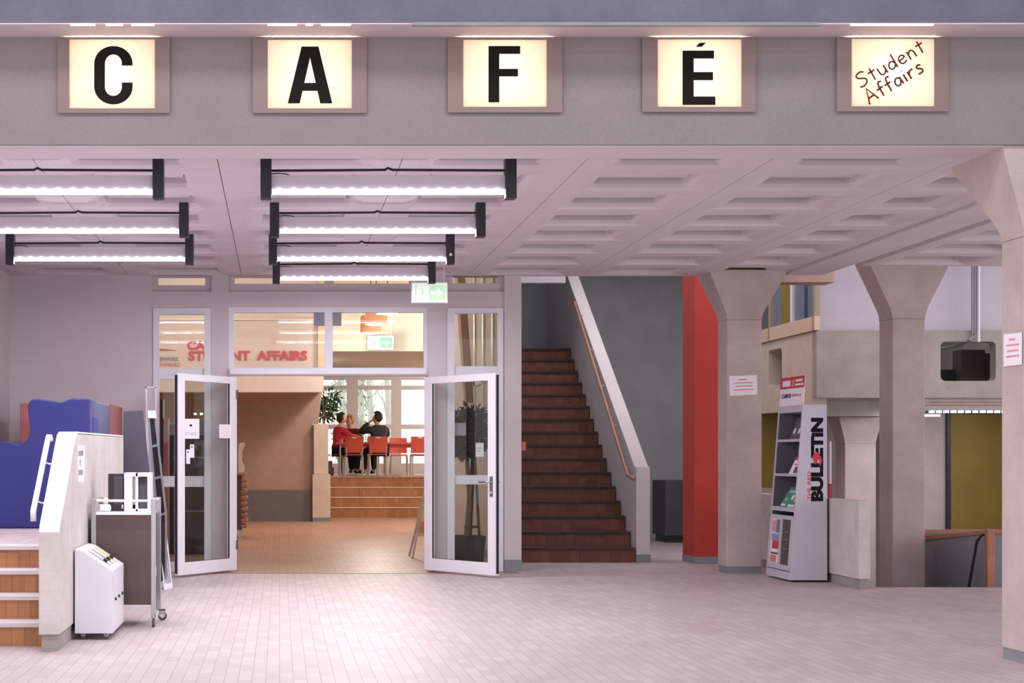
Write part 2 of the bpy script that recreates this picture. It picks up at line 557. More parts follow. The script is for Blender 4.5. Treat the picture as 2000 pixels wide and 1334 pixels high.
struct(bx('trim_14', M['wall'], (-7, 11.5, 10.652, FY + .2, FZ1, FZ1 + .008)))
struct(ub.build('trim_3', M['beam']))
struct(bx('trim_4', M['greytrim'], (X(805, 10.65), X(1600, 10.65), 10.63, 10.66, FZ1 - .012, FZ1 + .008)))   # thin drip strip under the beam


def stroke_c():
    """condensed bold C as an outline"""
    def arc(cx, cz, rx, rz, a0, a1, n):
        return [(cx + rx * math.cos(R(a0 + (a1 - a0) * i / n)), cz + rz * math.sin(R(a0 + (a1 - a0) * i / n))) for i in range(n + 1)]
    # units: 0..1 wide, 0..1 high
    out = [(1, .665)] + [(1, .70)] + arc(.5, .70, .5, .30, 0, 180, 18) + arc(.5, .30, .5, .30, 180, 360, 18) + [(1, .375)]
    inn = [(.72, .375), (.72, .31)] + arc(.5, .30, .22, .155, 0, -180, 14)[0:] + arc(.5, .70, .22, .155, 180, 0, 14) + [(.72, .665)]
    return out + inn


GLY = {
    'C': [stroke_c()],
    'A': None,
    'F': [[(0, 0), (.34, 0), (.34, .46), (.93, .46), (.93, .595), (.34, .595), (.34, .86), (1, .86), (1, 1), (0, 1)]],
    'E': [[(0, 0), (1, 0), (1, .155), (.34, .155), (.34, .455), (.93, .455), (.93, .605), (.34, .605), (.34, .855), (.96, .855), (.96, 1), (0, 1)]],
}


def letter_mesh(ch, x0, x1, z0, z1, y):
    m = MB()
    w, h = x1 - x0, z1 - z0
    S = lambda p: (x0 + p[0] * w, z0 + p[1] * h)
    if ch == 'A':
        for poly in ([(0, 0), (.27, 0), (.5, .8), (.5, 1), (.31, 1)], [(.73, 0), (1, 0), (.69, 1), (.5, 1), (.5, .8)],
                     [(.33, .22), (.67, .22), (.625, .36), (.375, .36)]):
            m.prism([S(p) for p in poly], y - .003, y)
    else:
        for poly in GLY[ch]: m.prism([S(p) for p in poly], y - .003, y)
    if ch == 'E':
        m.prism([S(p) for p in ((.40, 1.07), (.58, 1.07), (.72, 1.145), (.52, 1.145))], y - .003, y)
    return m


SCRIPT = {  # single-stroke handwriting, x 0..w, height 1 = capital
    'S': (.62, [[(.58, .86), (.42, .98), (.18, .92), (.1, .76), (.22, .6), (.42, .5), (.56, .34), (.48, .12), (.26, .0), (.04, .08)]]),
    't': (.42, [[(.22, .88), (.22, .02)], [(.02, .6), (.42, .62)]]),
    'u': (.5, [[(.06, .6), (.07, .2), (.18, .03), (.34, .08), (.44, .26)], [(.44, .6), (.46, .0)]]),
    'd': (.52, [[(.44, .34), (.32, .56), (.14, .5), (.04, .26), (.14, .04), (.32, .06), (.44, .28)], [(.44, 1.0), (.47, .0)]]),
    'e': (.48, [[(.06, .28), (.44, .38), (.38, .54), (.22, .6), (.06, .44), (.06, .16), (.22, .0), (.44, .12)]]),
    'n': (.48, [[(.06, .6), (.08, .0)], [(.08, .38), (.22, .58), (.36, .52), (.42, .3), (.42, .0)]]),
    'A': (.66, [[(.02, -.02), (.3, 1.0), (.62, .02)], [(.14, .36), (.54, .4)]]),
    'f': (.4, [[(.44, .92), (.3, 1.0), (.2, .84), (.18, .0)], [(.0, .54), (.38, .58)]]),
    'a': (.5, [[(.42, .46), (.28, .6), (.1, .46), (.05, .2), (.18, .02), (.34, .1), (.43, .36)], [(.43, .56), (.48, .02)]]),
    'i': (.2, [[(.1, .56), (.11, .0)], [(.1, .8), (.11, .84)]]),
    'r': (.4, [[(.06, .58), (.08, .0)], [(.08, .34), (.2, .54), (.38, .56)]]),
    's': (.42, [[(.38, .52), (.22, .6), (.08, .46), (.24, .32), (.38, .2), (.3, .02), (.04, .04)]]),
}


def script_line(m, word, p0, ang, size, y, rad, wide=1.):
    c, s = math.cos(ang), math.sin(ang)
    x = 0
    for ch in word:
        w, strokes = SCRIPT[ch]
        for st in strokes:
            pts = [((x + a) * wide, b) for a, b in st]
            if len(pts) > 3:      # soften the curve
                q = [pts[0]]
                for i in range(len(pts) - 1):
                    a, b = pts[i], pts[i + 1]
                    q += [(.75 * a[0] + .25 * b[0], .75 * a[1] + .25 * b[1]), (.25 * a[0] + .75 * b[0], .25 * a[1] + .75 * b[1])]
                pts = q + [pts[-1]]
            m.tube([(p0[0] + size * (a * c - b * s), y, p0[1] + size * (a * s + b * c)) for a, b in pts], rad, 6)
        x += w + .1


sign_words = [('C', 'black letter C'), ('A', 'black letter A'), ('F', 'black letter F'), ('E', 'black letter É'), (None, 'brown handwritten words')]
sign_label = ['lit cream sign box with a black letter C on the fascia', 'lit cream sign box with a black letter A on the fascia',
              'lit cream sign box with a black letter F on the fascia', 'lit cream sign box with a black letter É on the fascia',
              'lit cream sign box reading Student Affairs on the fascia']
for s, (ch, ll), lab in zip(signs, sign_words, sign_label):
    a, b = X(s[2], FY), X(s[3], FY)
    z0, z1 = Z(s[5], FY), Z(s[4], FY)
    pa, pb = X(s[0], FY), X(s[1], FY)
    zb, zt = Z(s[6], FY), Z(74, FY)
    t = thing('sign_box', ((a + b) / 2, FY, zb), lab, 'sign', 'lightbox signs on the fascia')
    fr = MB()
    fr.box(pa, a, FY - .022, FY - .014, zb, zt).box(b, pb, FY - .022, FY - .014, zb, zt)
    fr.box(a, b, FY - .022, FY - .014, zb, z0).box(a, b, FY - .022, FY - .014, z1, zt)
    fr.box(a - .006, a, FY - .014, FY, z0, z1).box(b, b + .006, FY - .014, FY, z0, z1).box(a, b, FY - .014, FY, z0 - .006, z0).box(a, b, FY - .014, FY, z1, z1 + .002)
    fr.build('sign_frame', M['signplate'], t)
    hs = MB()
    hs.box(a, b, FY + .2, FY + .205, z0, z1).box(a - .004, a, FY, FY + .2, z0, z1).box(b, b + .004, FY, FY + .2, z0, z1).box(a, b, FY, FY + .2, z0 - .004, z0).box(a, b, FY, FY + .2, z1, z1 + .004)
    hs.build('housing', M['paper'], t)
    bx('lit_panel', M['opal'], (a + .001, b - .001, FY - .018, FY - .014, z0 + .001, z1 - .001), t)
    if ch:
        rect = {'C': (184, 259, 90, 204), 'A': (562, 649, 91, 202), 'F': (954, 1016, 90, 200), 'E': (1333, 1397, 99, 205)}[ch]
        y = FY - .0185
        o = letter_mesh(ch, X(rect[0], y), X(rect[1], y), Z(rect[3], y), Z(rect[2], y), y).build('letter', M['letter'], t)
        o['label'] = ll
    else:
        m = MB()
        y = FY - .0195
        script_line(m, 'Student', (X(1680, y), Z(173, y)), R(29.6), .092, y, .0052, 1.25)
        script_line(m, 'Affairs', (X(1698, y), Z(204, y)), R(31), .092, y, .0058, 1.2)
        o = m.build('lettering', M['script'], t)
        o['label'] = ll
    L = bpy.data.lights.new('sign_bulb', 'POINT')
    L.energy = 1.35; L.color = (1, .88, .70); L.shadow_soft_size = .03
    lo = bpy.data.objects.new('sign_bulb', L); lo.location = ((a + b) / 2 + .0, FY + .1, (z0 + z1) / 2 + .02); col.objects.link(lo)
# soffit lamps over three of the signs
for n_, (segs, lab) in enumerate([([(138, 186), (207, 240), (257, 302)], 'bright slot lamp in the soffit above the letter C sign'),
                                  ([(523, 580), (597, 611), (627, 685)], 'bright slot lamp in the soffit above the letter A sign'),
                                  ([(1661, 1822)], 'bright slot lamp in the soffit above the Student Affairs sign')]):
    m = MB()
    for a, b in segs: m.box(X(a, 10.66), X(b, 10.66), 10.644, 10.664, FZ1 - .008, FZ1)
    o = m.build('soffit_lamp', M['slot'])
    rebase(o, (X((segs[0][0] + segs[-1][1]) / 2, 10.66), 10.655, FZ1 - .008))
    tag(o, lab, 'lamp', 'soffit slot lamps')
for s in signs:       # unseen lights added behind the sign frames to warm the soffit
    L = bpy.data.lights.new('soffit_glow', 'AREA')
    L.shape = 'RECTANGLE'; L.size = .5; L.size_y = .012; L.energy = 9; L.color = (1, .70, .48)
    lo = bpy.data.objects.new('soffit_glow', L)
    lo.location = (X((s[2] + s[3]) / 2, FY), FY - .007, Z(s[4], FY) + .004); lo.rotation_euler = (R(180), 0, 0); col.objects.link(lo)

# ------------------------------------------------------------------ setting: walls of the hall
struct(bx('wall_left', M['wall'], (-3.2, -2.98, 10.97, W + .2, 0, 5.2)))
wb = MB()
wx = lambda px: X(px, W)
wz = lambda py: Z(py, W)
T = W + .24
TOP = wz(538)
wb.box(-3.2, wx(297), W, T, 0, 5.2)
wb.box(wx(297), wx(985), W + .02, T, wz(569), wz(600))                # beam over the doors
wb.box(wx(297), wx(985), W + .02, T, TOP, 5.2)
for a_, b_ in ((413, 447), (835, 872)):
    wb.box(wx(a_), wx(b_), W + .02, T, 0, wz(600))
    wb.box(wx(a_), wx(b_), W + .02, T, wz(569), TOP)
wb.box(wx(985), wx(1018.5), W, T, 0, 5.2)
struct(wb.build('wall_back', M['wall']))
bs = MB()
bs.box(wx(985) - .002, wx(1018.5) + .006, W - .008, W + .1, 0, wz(1093))
bs.box(-2.98, wx(297), W - .012, W, 0, .09)
struct(bs.build('baseboard_back', M['greytrim']))


def window(n, frame, panes, y0, y1, fm, bars=()):
    """frame (x0,x1,z0,z1) with glazed openings"""
    x0, x1, z0, z1 = frame
    t = thing('window_%d' % n, ((x0 + x1) / 2, y0, z0), None, None, None, 'structure')
    m = MB()
    xs_ = sorted({x0, x1} | {p[0] for p in panes} | {p[1] for p in panes})
    zs_ = sorted({z0, z1} | {p[2] for p in panes} | {p[3] for p in panes})
    for i in range(len(xs_) - 1):
        for k in range(len(zs_) - 1):
            cx, cz = (xs_[i] + xs_[i + 1]) / 2, (zs_[k] + zs_[k + 1]) / 2
            if not any(p[0] < cx < p[1] and p[2] < cz < p[3] for p in panes):
                m.box(xs_[i], xs_[i + 1], y0, y1, zs_[k], zs_[k + 1])
    for b in bars: m.box(*b)
    m.build('frame', fm, t)
    for p in panes: bx('pane', M['glass'], (p[0], p[1], (y0 + y1) / 2 - .004, (y0 + y1) / 2 + .004, p[2], p[3]), t)
    return t


q = lambda a, b, c, d: (wx(a), wx(b), wz(d), wz(c))
window(1, q(297, 413, 538.5, 569), [q(308, 400, 541, 556)], W + .06, W + .12, M['wall'])
window(2, q(447, 835, 538.5, 569), [q(458, 634, 541, 553), q(652, 800, 541, 553)], W + .06, W + .12, M['wall'])
window(3, q(872, 985, 538.5, 569), [q(885, 975, 538.6, 552)], W + .06, W + .12, M['wall'])
window(4, q(297, 413, 600, 1116), [q(309, 400, 614, 720), q(309, 400, 741, 930), q(309, 400, 951, 1098)], W + .03, W + .1, M['frame'],
       [(wx(299), wx(311), W + .0, W + .03, 0, wz(602)), (wx(399), wx(411), W, W + .03, 0, wz(602)), (wx(311), wx(399), W, W + .03, wz(612), wz(602))])
window(5, q(447, 835, 600, 734), [q(457, 634, 610, 718), q(650, 828, 610, 718)], W + .03, W + .1, M['frame'],
       [(wx(447), wx(835), W - .01, W + .03, wz(733), wz(719))])
window(6, q(872, 985, 600, 1116), [q(887, 975, 612, 715), q(887, 975, 741, 928), q(887, 975, 946, 1098)], W + .03, W + .1, M['frame'],
       [(wx(874), wx(888), W + .0, W + .03, 0, wz(602)), (wx(972), wx(983), W, W + .03, 0, wz(602)), (wx(888), wx(972), W, W + .03, wz(611), wz(602))])
for a, b, lab in ((613, 634, 'small grey sensor panel at the left side of the transom mullion'), (650, 667, 'small grey sensor panel at the right side of the transom mullion')):
    o = bx('sensor_panel', M['greytrim'], (wx(a), wx(b), W + .02, W + .055, wz(636), wz(611)))
    rebase(o, (wx((a + b) / 2), W + .03, wz(636))); tag(o, lab, 'sensor', 'sensor panels in the transom')


# ------------------------------------------------------------------ door leaves
def door(n, hinge, near, side):
    """leaf built along local +X from the hinge, then turned"""
    hx, hy = hinge; nx, ny = near
    L = math.hypot(nx - hx, ny - hy)
    t = thing('door_%d' % n, (0, 0, 0), None, None, None, 'structure')
    z0, z1 = .025, 2.14
    m = MB()
    sw_ = .125
    m.box(0, sw_, -.025, .025, z0, z1).box(L - sw_, L, -.025, .025, z0, z1)
    m.box(sw_, L - sw_, -.025, .025, z1 - .075, z1).box(sw_, L - sw_, -.025, .025, z0, z0 + .13)
    m.build('frame', M['white'], t, .003)
    bx('glass', M['glass'], (sw_, L - sw_, -.004, .004, z0 + .13, z1 - .075), t)
    g = MB().box(L, L + .012, -.012, .012, z0 + .02, z1 - .02).box(sw_, L - sw_, -.006, .006, z0 + .126, z0 + .134)
    g.box(sw_ - .002, sw_ + .005, -.008, .008, z0 + .13, z1 - .075).box(L - sw_ - .005, L - sw_ + .002, -.008, .008, z0 + .13, z1 - .075)
    g.build('gasket', M['rubber'], t)
    if side > 0:
        h = MB()
        for s in (-1, 1):
            h.tube([(L - .06, s * .025, 1.0), (L - .06, s * .075, 1.0), (L - .075, s * .085, 1.0), (L - .2, s * .085, 1.0)], .011, 10)
            h.box(L - .085, L - .035, s * .025, s * .033, .85, 1.06)
        h.build('handle', M['steel'], t)
        lk = MB()
        for s in (-1, 1): lk.tube([(L - .06, s * .03, .89), (L - .06, s * .042, .89)], .014, 10)
        lk.build('lock', M['chrome'], t)
    else:
        h = MB()
        for z in (.25, 1.9): h.box(-.012, .03, -.035, .035, z, z + .1)
        h.build('hinge', M['steel'], t)
    t.location = (hx, hy, 0)
    t.rotation_euler = (0, 0, math.atan2(ny - hy, nx - hx))
    return t, L


d1, L1 = door(1, (X(459, 19.72), 19.72), (X(344.5, 18.72), 18.72), -1)
d2, L2 = door(2, (X(832, 19.72), 19.72), (X(971, 18.68), 18.68), 1)
dc = bx('trim_5', M['frame'], (wx(450), wx(832), W - .05, W - .01, wz(731), wz(722)))     # door closer rail
struct(dc)


def on_leaf(dobj, L, px0, px1, py0, py1, off, hinge, near):
    """points of a paper rectangle on a leaf's front face"""
    (hx, hy), (nx, ny) = hinge, near
    def hit(px, py):
        # ray through a pixel meets the vertical plane of the leaf
        dx, dy = nx - hx, ny - hy
        k = (px - U0) / F
        s = (k * hy - hx) / (dx - k * dy)
        x, y = hx + s * dx, hy + s * dy
        return Vector((x, y, Z(py, y)))
    return [hit(px0, py1), hit(px1, py1), hit(px1, py0), hit(px0, py0)]


def sheet(name, corners, mat, label, cat, group=None, thick=.0015, parts=()):
    """thin paper with real thickness, corners counter-clockwise seen from the front"""
    c = [Vector(p) for p in corners]
    n = (c[1] - c[0]).cross(c[3] - c[0]).normalized()
    base = (c[0] + c[1]) / 2
    t = thing(name, base, label, cat, group)
    MB().add([p for p in c] + [p + n * thick for p in c], [(3, 2, 1, 0), (4, 5, 6, 7), (0, 1, 5, 4), (1, 2, 6, 5), (2, 3, 7, 6), (3, 0, 4, 7)]).build('sheet', mat, t)
    byn = {}
    for (nm, u0, u1, v0, v1, pm) in parts:
        at = lambda u, v: c[0].lerp(c[1], u).lerp(c[3].lerp(c[2], u), v)
        byn.setdefault((nm, pm), []).append([at(u0, v0), at(u1, v0), at(u1, v1), at(u0, v1)])
    for (nm, pm), quads in byn.items():
        m = MB()
        for k in quads:
            m.add([p + n * thick for p in k] + [p + n * (thick + .0006) for p in k], [(3, 2, 1, 0), (4, 5, 6, 7), (0, 1, 5, 4), (1, 2, 6, 5), (2, 3, 7, 6), (3, 0, 4, 7)])
        m.build(nm, M[pm], t)
    return t


H1, N1 = (X(459, 19.72) , 19.72 - .03), (X(344.5, 18.72), 18.72 - .03)
sheet('paper_notice', on_leaf(d1, L1, 357, 389, 818, 857, 0, H1, N1), M['paper'], 'white notice with a small dark stamp on the left door glass', 'notice', None, .002,
      [('print', .40, .55, .62, .72, 'darkprint'), ('print_lines', .1, .9, .28, .30, 'greypaper'), ('print_lines', .1, .85, .2, .22, 'greypaper')])
sheet('paper_notice', on_leaf(d1, L1, 428, 450.5, 829, 856, 0, H1, N1), M['paper'], 'plain white sheet beside the inner edge of the left door', 'notice', None, .002)
sheet('sticker', on_leaf(d1, L1, 371, 379, 868, 894, 0, H1, N1), M['paper'], 'small tall sticker on the left door glass, the upper right one', 'sticker', 'stickers on the left door', .002, [('print', .2, .7, .75, .9, 'greypaper')])
sheet('sticker', on_leaf(d1, L1, 363.5, 371, 878, 906, 0, H1, N1), M['paper'], 'small tall sticker on the left door glass, the lower left one', 'sticker', 'stickers on the left door', .002, [('print', .2, .7, .75, .9, 'greypaper')])
yy = W + .055
sheet('paper_notice', [(X(929, yy), yy, Z(892, yy)), (X(944.5, yy), yy, Z(892, yy)), (X(944.5, yy), yy, Z(865, yy)), (X(929, yy), yy, Z(865, yy))], M['paper'],
      'white slip on the right sidelight, seen through the open right door', 'notice', None, .002, [('print_lines', .15, .8, .6, .64, 'greypaper'), ('print_lines', .15, .7, .4, .44, 'greypaper')])
sheet('paper_notice', [(X(888, yy), yy, Z(851, yy)), (X(910, yy), yy, Z(851, yy)), (X(910, yy), yy, Z(826, yy)), (X(888, yy), yy, Z(826, yy))], M['greypaper'],
      'dark grey square sheet on the right sidelight before the ficus', 'notice', None, .002)

# ------------------------------------------------------------------ led ceiling lamps
def led_lamp(Y, x0, x1, label, knob=False):
    t = thing('ceiling_lamp', ((x0 + x1) / 2, Y, CZ), label, 'lamp', 'black ended LED lamps under the waffle ceiling')
    zl = Z(376, 12.1)
    w = .074
    for a in (x0, x1 - w):
        o = bx('end_bracket', M['black'], (a, a + w, Y - .06, Y + .06, zl - .045, CZ), t, .003)
        if knob and a == x1 - w:
            MB().tube([(a + w / 2, Y - .06, zl + .04), (a + w / 2, Y - .07, zl + .04)], .014, 12).build('cap', M['chrome'], o)
    bx('reflector', M['reflector'], (x0 + w, x1 - w, Y - .012, Y + .012, zl + .02, zl + .115), t)
    lb = bx('led_tube', M['led'], (x0 + w + .005, x1 - w - .005, Y - .018, Y + .018, zl - .012, zl + .018), t)
    n = 16
    for i in range(n):
        cx = x0 + w + .05 + (x1 - x0 - 2 * w - .1) * i / (n - 1)
        bx('led', M['led'], (cx - .011, cx + .011, Y - .022, Y - .015, zl + .01, zl + .026), t)
    L = bpy.data.lights.new('led_light', 'AREA'); L.shape = 'RECTANGLE'; L.size = x1 - x0 - 2 * w; L.size_y = .03; L.energy = LEDW; L.color = (.97, .94, 1)
    lo = bpy.data.objects.new('led_light', L); lo.location = ((x0 + x1) / 2, Y, zl - .014); col.objects.link(lo)
    zc = zl + .15
    mid = (x0 + x1) / 2
    MB().tube([(x0 + w, Y + .02, zc), (mid - .02, Y + .02, zc + .006), (mid, Y + .02, zc + .018), (mid + .03, Y + .02, zc + .006), (x1 - w, Y + .02, zc + .002)], .009, 8).build('conduit', M['dark'], t)
    MB().tube([(x0 + w, Y, zl + .125), (x0 + w + .05, Y, zl + .13), (x0 + w + .1, Y, zl + .125), (x0 + w + .13, Y, zl + .112)], .004, 6).build('cable', M['rubber'], t)
    return t


led_lamp(12.1, -.128, 1.594, 'LED lamp nearest the fascia, in the row over the open doorway')
led_lamp(14.2, -.077, 1.627, 'second LED lamp behind the fascia, in the row over the open doorway')
led_lamp(16.2, -.097, 1.578, 'third LED lamp behind the fascia, with a round cap on its right bracket', True)
led_lamp(17.95, -.07, 1.56, 'LED lamp farthest from the fascia, just before the doorway wall')
led_lamp(12.1, -2.5, -.78, 'LED lamp nearest the fascia, in the row along the left wall')
led_lamp(14.2, -2.48, -.72, 'middle LED lamp of the row along the left wall')
led_lamp(16.2, -2.47, -.777, 'LED lamp farthest from the fascia, in the row along the left wall')


# ------------------------------------------------------------------ exit signs
def exit_sign(x0, x1, Y, z0, z1, ztop, label, soft):
    t = thing('exit_sign', ((x0 + x1) / 2, Y, z0), label, 'sign', 'hanging exit signs')
    bx('sign_body', M['white'], (x0, x1, Y + .003, Y + .045, z0, z1), t, .004)
    bx('lit_face', M['exit'], (x0 + .012, x1 - .012, Y, Y + .003, z0 + .012, z1 - .012), t)
    w, h = x1 - x0, z1 - z0
    U = lambda u, v: (x0 + u * w, z0 + v * h)
    a = MB()
    green = M['exitpale'] if soft else M['exitgreen']
    # green field with an arrow left white
    y = Y - .001
    fld = MB().prism([U(.48, .12), U(.93, .12), U(.93, .88), U(.48, .88)], y, y + .001)
    fld.build('green_field', green, t)
    ar = MB().prism([U(.54, .42), U(.70, .42), U(.70, .25), U(.88, .5), U(.70, .75), U(.70, .58), U(.54, .58)], y - .001, y)
    ar.build('arrow', M['exit'], t)
    mn = MB()
    mn.prism([U(.10, .15), U(.42, .15), U(.42, .2), U(.15, .2), U(.15, .82), U(.42, .82), U(.42, .87), U(.10, .87)], y, y + .001)
    mn.prism([U(.26, .34), U(.33, .34), U(.36, .6), U(.27, .6)], y, y + .001)
    mn.prism([U(.27, .64), U(.33, .64), U(.33, .74), U(.27, .74)], y, y + .001)
    mn.build('running_figure', green, t)
    for u in (.1, .9):
        MB().tube([(x0 + u * w, Y + .02, z1), (x0 + u * w, Y + .02, ztop)], .0045, 6).build('hanger', M['white'], t)


exit_sign(X(803, 18.9), X(875, 18.9), 18.9, Z(592, 18.9), Z(551, 18.9), CZ, 'bright washed out exit sign hanging on two wires before the doorway wall', True)
exit_sign(X(718, 35.4), X(769, 35.4), 35.4, Z(683, 35.4), Z(656, 35.4), 4.75, 'green and white arrow exit sign inside the cafe, below the orange lamps', False)

# ------------------------------------------------------------------ left: steps, parapet, handrail
SX0, SX1 = -2.975, -1.558
st = thing('entrance_steps', (-2.2, 11.92, 0), 'low wooden steps with pale nosings beside the concrete parapet', 'stairs')
r4 = .624 / 4
rise, nose, trd = MB(), MB(), MB()
for k in range(4):
    yk = 11.92 + .3 * k
    bx('riser', M['stepwood'], (SX0, SX1, yk, yk + .3 if k < 3 else yk + .2, k * r4, (k + 1) * r4 - .03), st)
    bx('tread', M['wall'], (SX0, SX1, yk - .02, yk + .3, (k + 1) * r4 - .03, (k + 1) * r4), st, .004)
struct(bx('floor_landing', M['floor'], (SX0, SX1 - .0, 13.1, W, 0, .624)))
pp = thing('parapet_wall', (-1.49, 11.57, 0), 'board marked concrete parapet with sloped white top beside the low steps', 'wall')
prof = [(11.57, .11), (11.57, .765), (11.60, .80), (12.50, 1.395), (12.62, 1.42), (16.3, 1.44), (16.3, .11)]
MB().prism(prof, -1.555, -1.42, 'X').build('wall_body', M['board_concrete'], pp, .006)
capt = [(11.575, .771), (11.60, .805), (12.50, 1.40), (12.62, 1.425), (16.3, 1.445)]
cap = MB().prism([(a, b) for a, b in capt] + [(a, b + .012) for a, b in reversed(capt)], -1.553, -1.422, 'X')
cap.build('painted_top', M['paper'], pp)
MB().box(-1.54, -1.435, 11.6, 16.3, 0, .11).build('plinth', M['darkconc'], pp)
pl = [(X(150, 12.7) , 0)]
# label strip on the right face of the parapet
def on_x(x, px, py): 
    Y = x * F / (px - U0)
    return Vector((x, Y, Z(py, Y)))
sheet('label_strip', [on_x(-1.4195, 152.5, 942), on_x(-1.4195, 164, 942), on_x(-1.4195, 166, 869), on_x(-1.4195, 152, 871)], M['tape'],
      'tall pale sticker strip on the side of the concrete parapet', 'sticker', None, .001,
      [('print', .05, .75, .2, .34, 'greypaper'), ('print', .05, .75, .72, .86, 'greypaper'), ('print_lines', .25, .4, .45, .62, 'greypaper')])
hr = thing('handrail', (-1.62, 12.1, .86), 'short white tubular handrail fixed to the parapet by the low steps', 'handrail')
MB().tube([(-1.62, 11.80, .835), (-1.622, 11.80, .90), (-1.622, 12.51, 1.36), (-1.618, 12.535, 1.40), (-1.605, 12.54, 1.40), (-1.60, 12.53, 1.37)], .02, 14).build('rail', M['white'], hr, 0, True)
for yb, zb in ((12.38, 1.27), (11.98, 1.01)):
    MB().tube([(-1.62, yb, zb), (-1.615, yb, zb - .05), (-1.59, yb, zb - .06), (-1.555, yb, zb - .055)], .006, 8).build('bracket', M['white'], hr)

# blue and red seating blocks on the landing
BY = 16.0
fp = [(0, 862), (22, 864), (40, 869), (50, 862), (57, 851), (58.5, 838), (56, 815), (54, 797), (56, 786), (63, 780), (75, 779), (118, 785), (127, 784), (134, 780), (140, 778.5), (175, 778.5), (175, 1031)]
poly = [(-2.93, Z(860, BY)), ] + [(X(a, BY), Z(b, BY)) for a, b in fp[:-1]] + [(X(175, BY), .625), (-2.93, .625)]
bb = thing('blue_block', (-2.3, 16.0, .624), 'blue painted wavy topped block on the landing behind the steps', 'seating block')
MB().prism(poly, BY, 17.9).build('block_body', M['blue'], bb, .012)
xe = X(175, BY)
bx('square_patch', M['bluepatch'], (xe - .002, xe + .003, xe * F / (181 - U0), xe * F / (192 - U0), 1.42, 1.62), bb)
rb = bx('red_block', M['redblock'], (-2.6, xe - .005, 17.95, 19.4, .625, 1.80), None, .012)
rebase(rb, (-2.15, 18.7, .625)); tag(rb, 'dull red block behind the blue wavy block', 'seating block')

# recycling bin
rc = thing('recycling_bin', (-1.28, 12.77, 0), 'white sloped top recycling bin with three slots beside the parapet', 'bin')
b0, b1, y0, y1 = -1.408, -1.148, 12.32, 13.2
MB().prism([(b0, .045), (b1, .045), (b1, .475), (b0 + .05, .615), (b0, .625)], y0, y1).build('body', M['binwhite'], rc, .003)
sl = Vector((b1 - b0 - .05, 0, -.14)).normalized()
up = Vector((.14, 0, b1 - b0 - .05)).normalized()
for (yc, pm) in ((12.54, 'slotgrey'), (12.76, 'purple'), (12.98, 'yellow')):
    c0 = Vector((b0 + .05, yc, .615)) + sl * .02
    m = MB()
    pts = []
    Ls, Rw = .20, .042
    for i in range(20):
        a = 2 * math.pi * i / 20
        pts.append(c0 + sl * (Ls / 2 + (Ls / 2) * math.cos(a)) + Vector((0, Rw * math.sin(a), 0)))
    m.loft([[p - up * .002 for p in pts], [p + up * .003 for p in pts]])
    so = m.build('slot', M[pm], rc)
    so['label'] = {'slotgrey': 'grey slot', 'purple': 'violet slot', 'yellow': 'yellow slot'}[pm]
    k0 = c0 + sl * .14
    MB().tube([k0, k0 + up * .02], .016, 10).build('knob', M['black'], so)
bx('door_seam', M['slotgrey'], (b1 - .001, b1 + .0015, y0 + .02, y0 + .024, .33, .44), rc)
for yc in (12.5, 12.76, 13.02):
    MB().tube([(b1, yc, .27), (b1 + .012, yc, .27)], .011, 10).build('lock', M['black'], rc)
for xc in (b0 + .05, b1 - .05):
    for yc in (y0 + .08, y1 - .08):
        MB().tube([(xc - .01, yc, .022), (xc + .01, yc, .022)], .022, 12).box(xc - .015, xc + .015, yc - .01, yc + .01, .022, .046).build('caster', M['steel'], rc)

# trolley and what stands on it
TX0, TX1, TY0, TY1 = -1.395, -.915, 13.26, 13.84
tr = thing('service_trolley', (-1.15, 13.55, 0), 'dark laminate trolley with steel posts and casters beside the white bin', 'trolley')
zt = .835
for (a, yp) in ((TX0, TY0), (TX1 - .036, TY0), (TX0, TY1 - .036), (TX1 - .036, TY1 - .036)):
    p = MB().box(a, a + .036, yp, yp + .036, .085, .95).build('post', M['steel'], tr, .003)
    if yp > TY0 + .1:            # rear casters swivelled outwards
        MB().box(a + .02, a + .07, yp - .002, yp + .003, .03, .085).box(a + .02, a + .07, yp + .023, yp + .028, .03, .085).box(a, a + .072, yp - .002, yp + .034, .078, .09).build('caster_fork', M['steel'], p)
        MB().tube([(a + .048, yp + .004, .034), (a + .048, yp + .022, .034)], .034, 18).build('wheel', M['board'], p)
        MB().tube([(a + .048, yp - .004, .034), (a + .048, yp + .03, .034)], .014, 12).build('hub', M['chrome'], p)
        continue
    MB().box(a + .003, a + .008, yp - .004, yp + .03, .03, .085).box(a + .028, a + .033, yp - .004, yp + .03, .03, .085).box(a + .003, a + .033, yp - .004, yp + .036, .075, .087).build('caster_fork', M['steel'], p)
    MB().tube([(a + .009, yp + .008, .034), (a + .027, yp + .008, .034)], .034, 18).build('wheel', M['board'], p)
    MB().tube([(a + .0085, yp + .008, .034), (a + .0275, yp + .008, .034)], .015, 12).build('hub', M['chrome'], p)
bx('front_panel', M['laminate'], (TX0 + .036, TX1 - .036, TY0 + .006, TY0 + .026, .165, zt - .005), tr)
bx('side_panel', M['laminate'], (TX0 + .006, TX0 + .026, TY0 + .036, TY1 - .036, .165, zt - .005), tr)
bx('back_panel', M['laminate'], (TX0 + .036, TX1 - .036, TY1 - .026, TY1 - .006, .165, zt - .005), tr)
bx('worktop', M['white'], (TX0 + .03, TX1 - .03, TY0 + .004, TY1 - .004, zt - .004, zt + .014), tr)
bx('lower_shelf', M['laminate'], (TX0 + .036, TX1 - .036, TY0 + .026, TY1 - .026, .17, .19), tr)
gr = MB()
for yp in (TY0 + .018, TY1 - .018): gr.tube([(TX0 + .03, yp, .935), (TX1 - .03, yp, .935)], .009, 8)
for xp in (TX0 + .018, TX1 - .018): gr.tube([(xp, TY0 + .03, .935), (xp, TY1 - .03, .935)], .009, 8)
gr.build('gallery_rail', M['chrome'], tr)
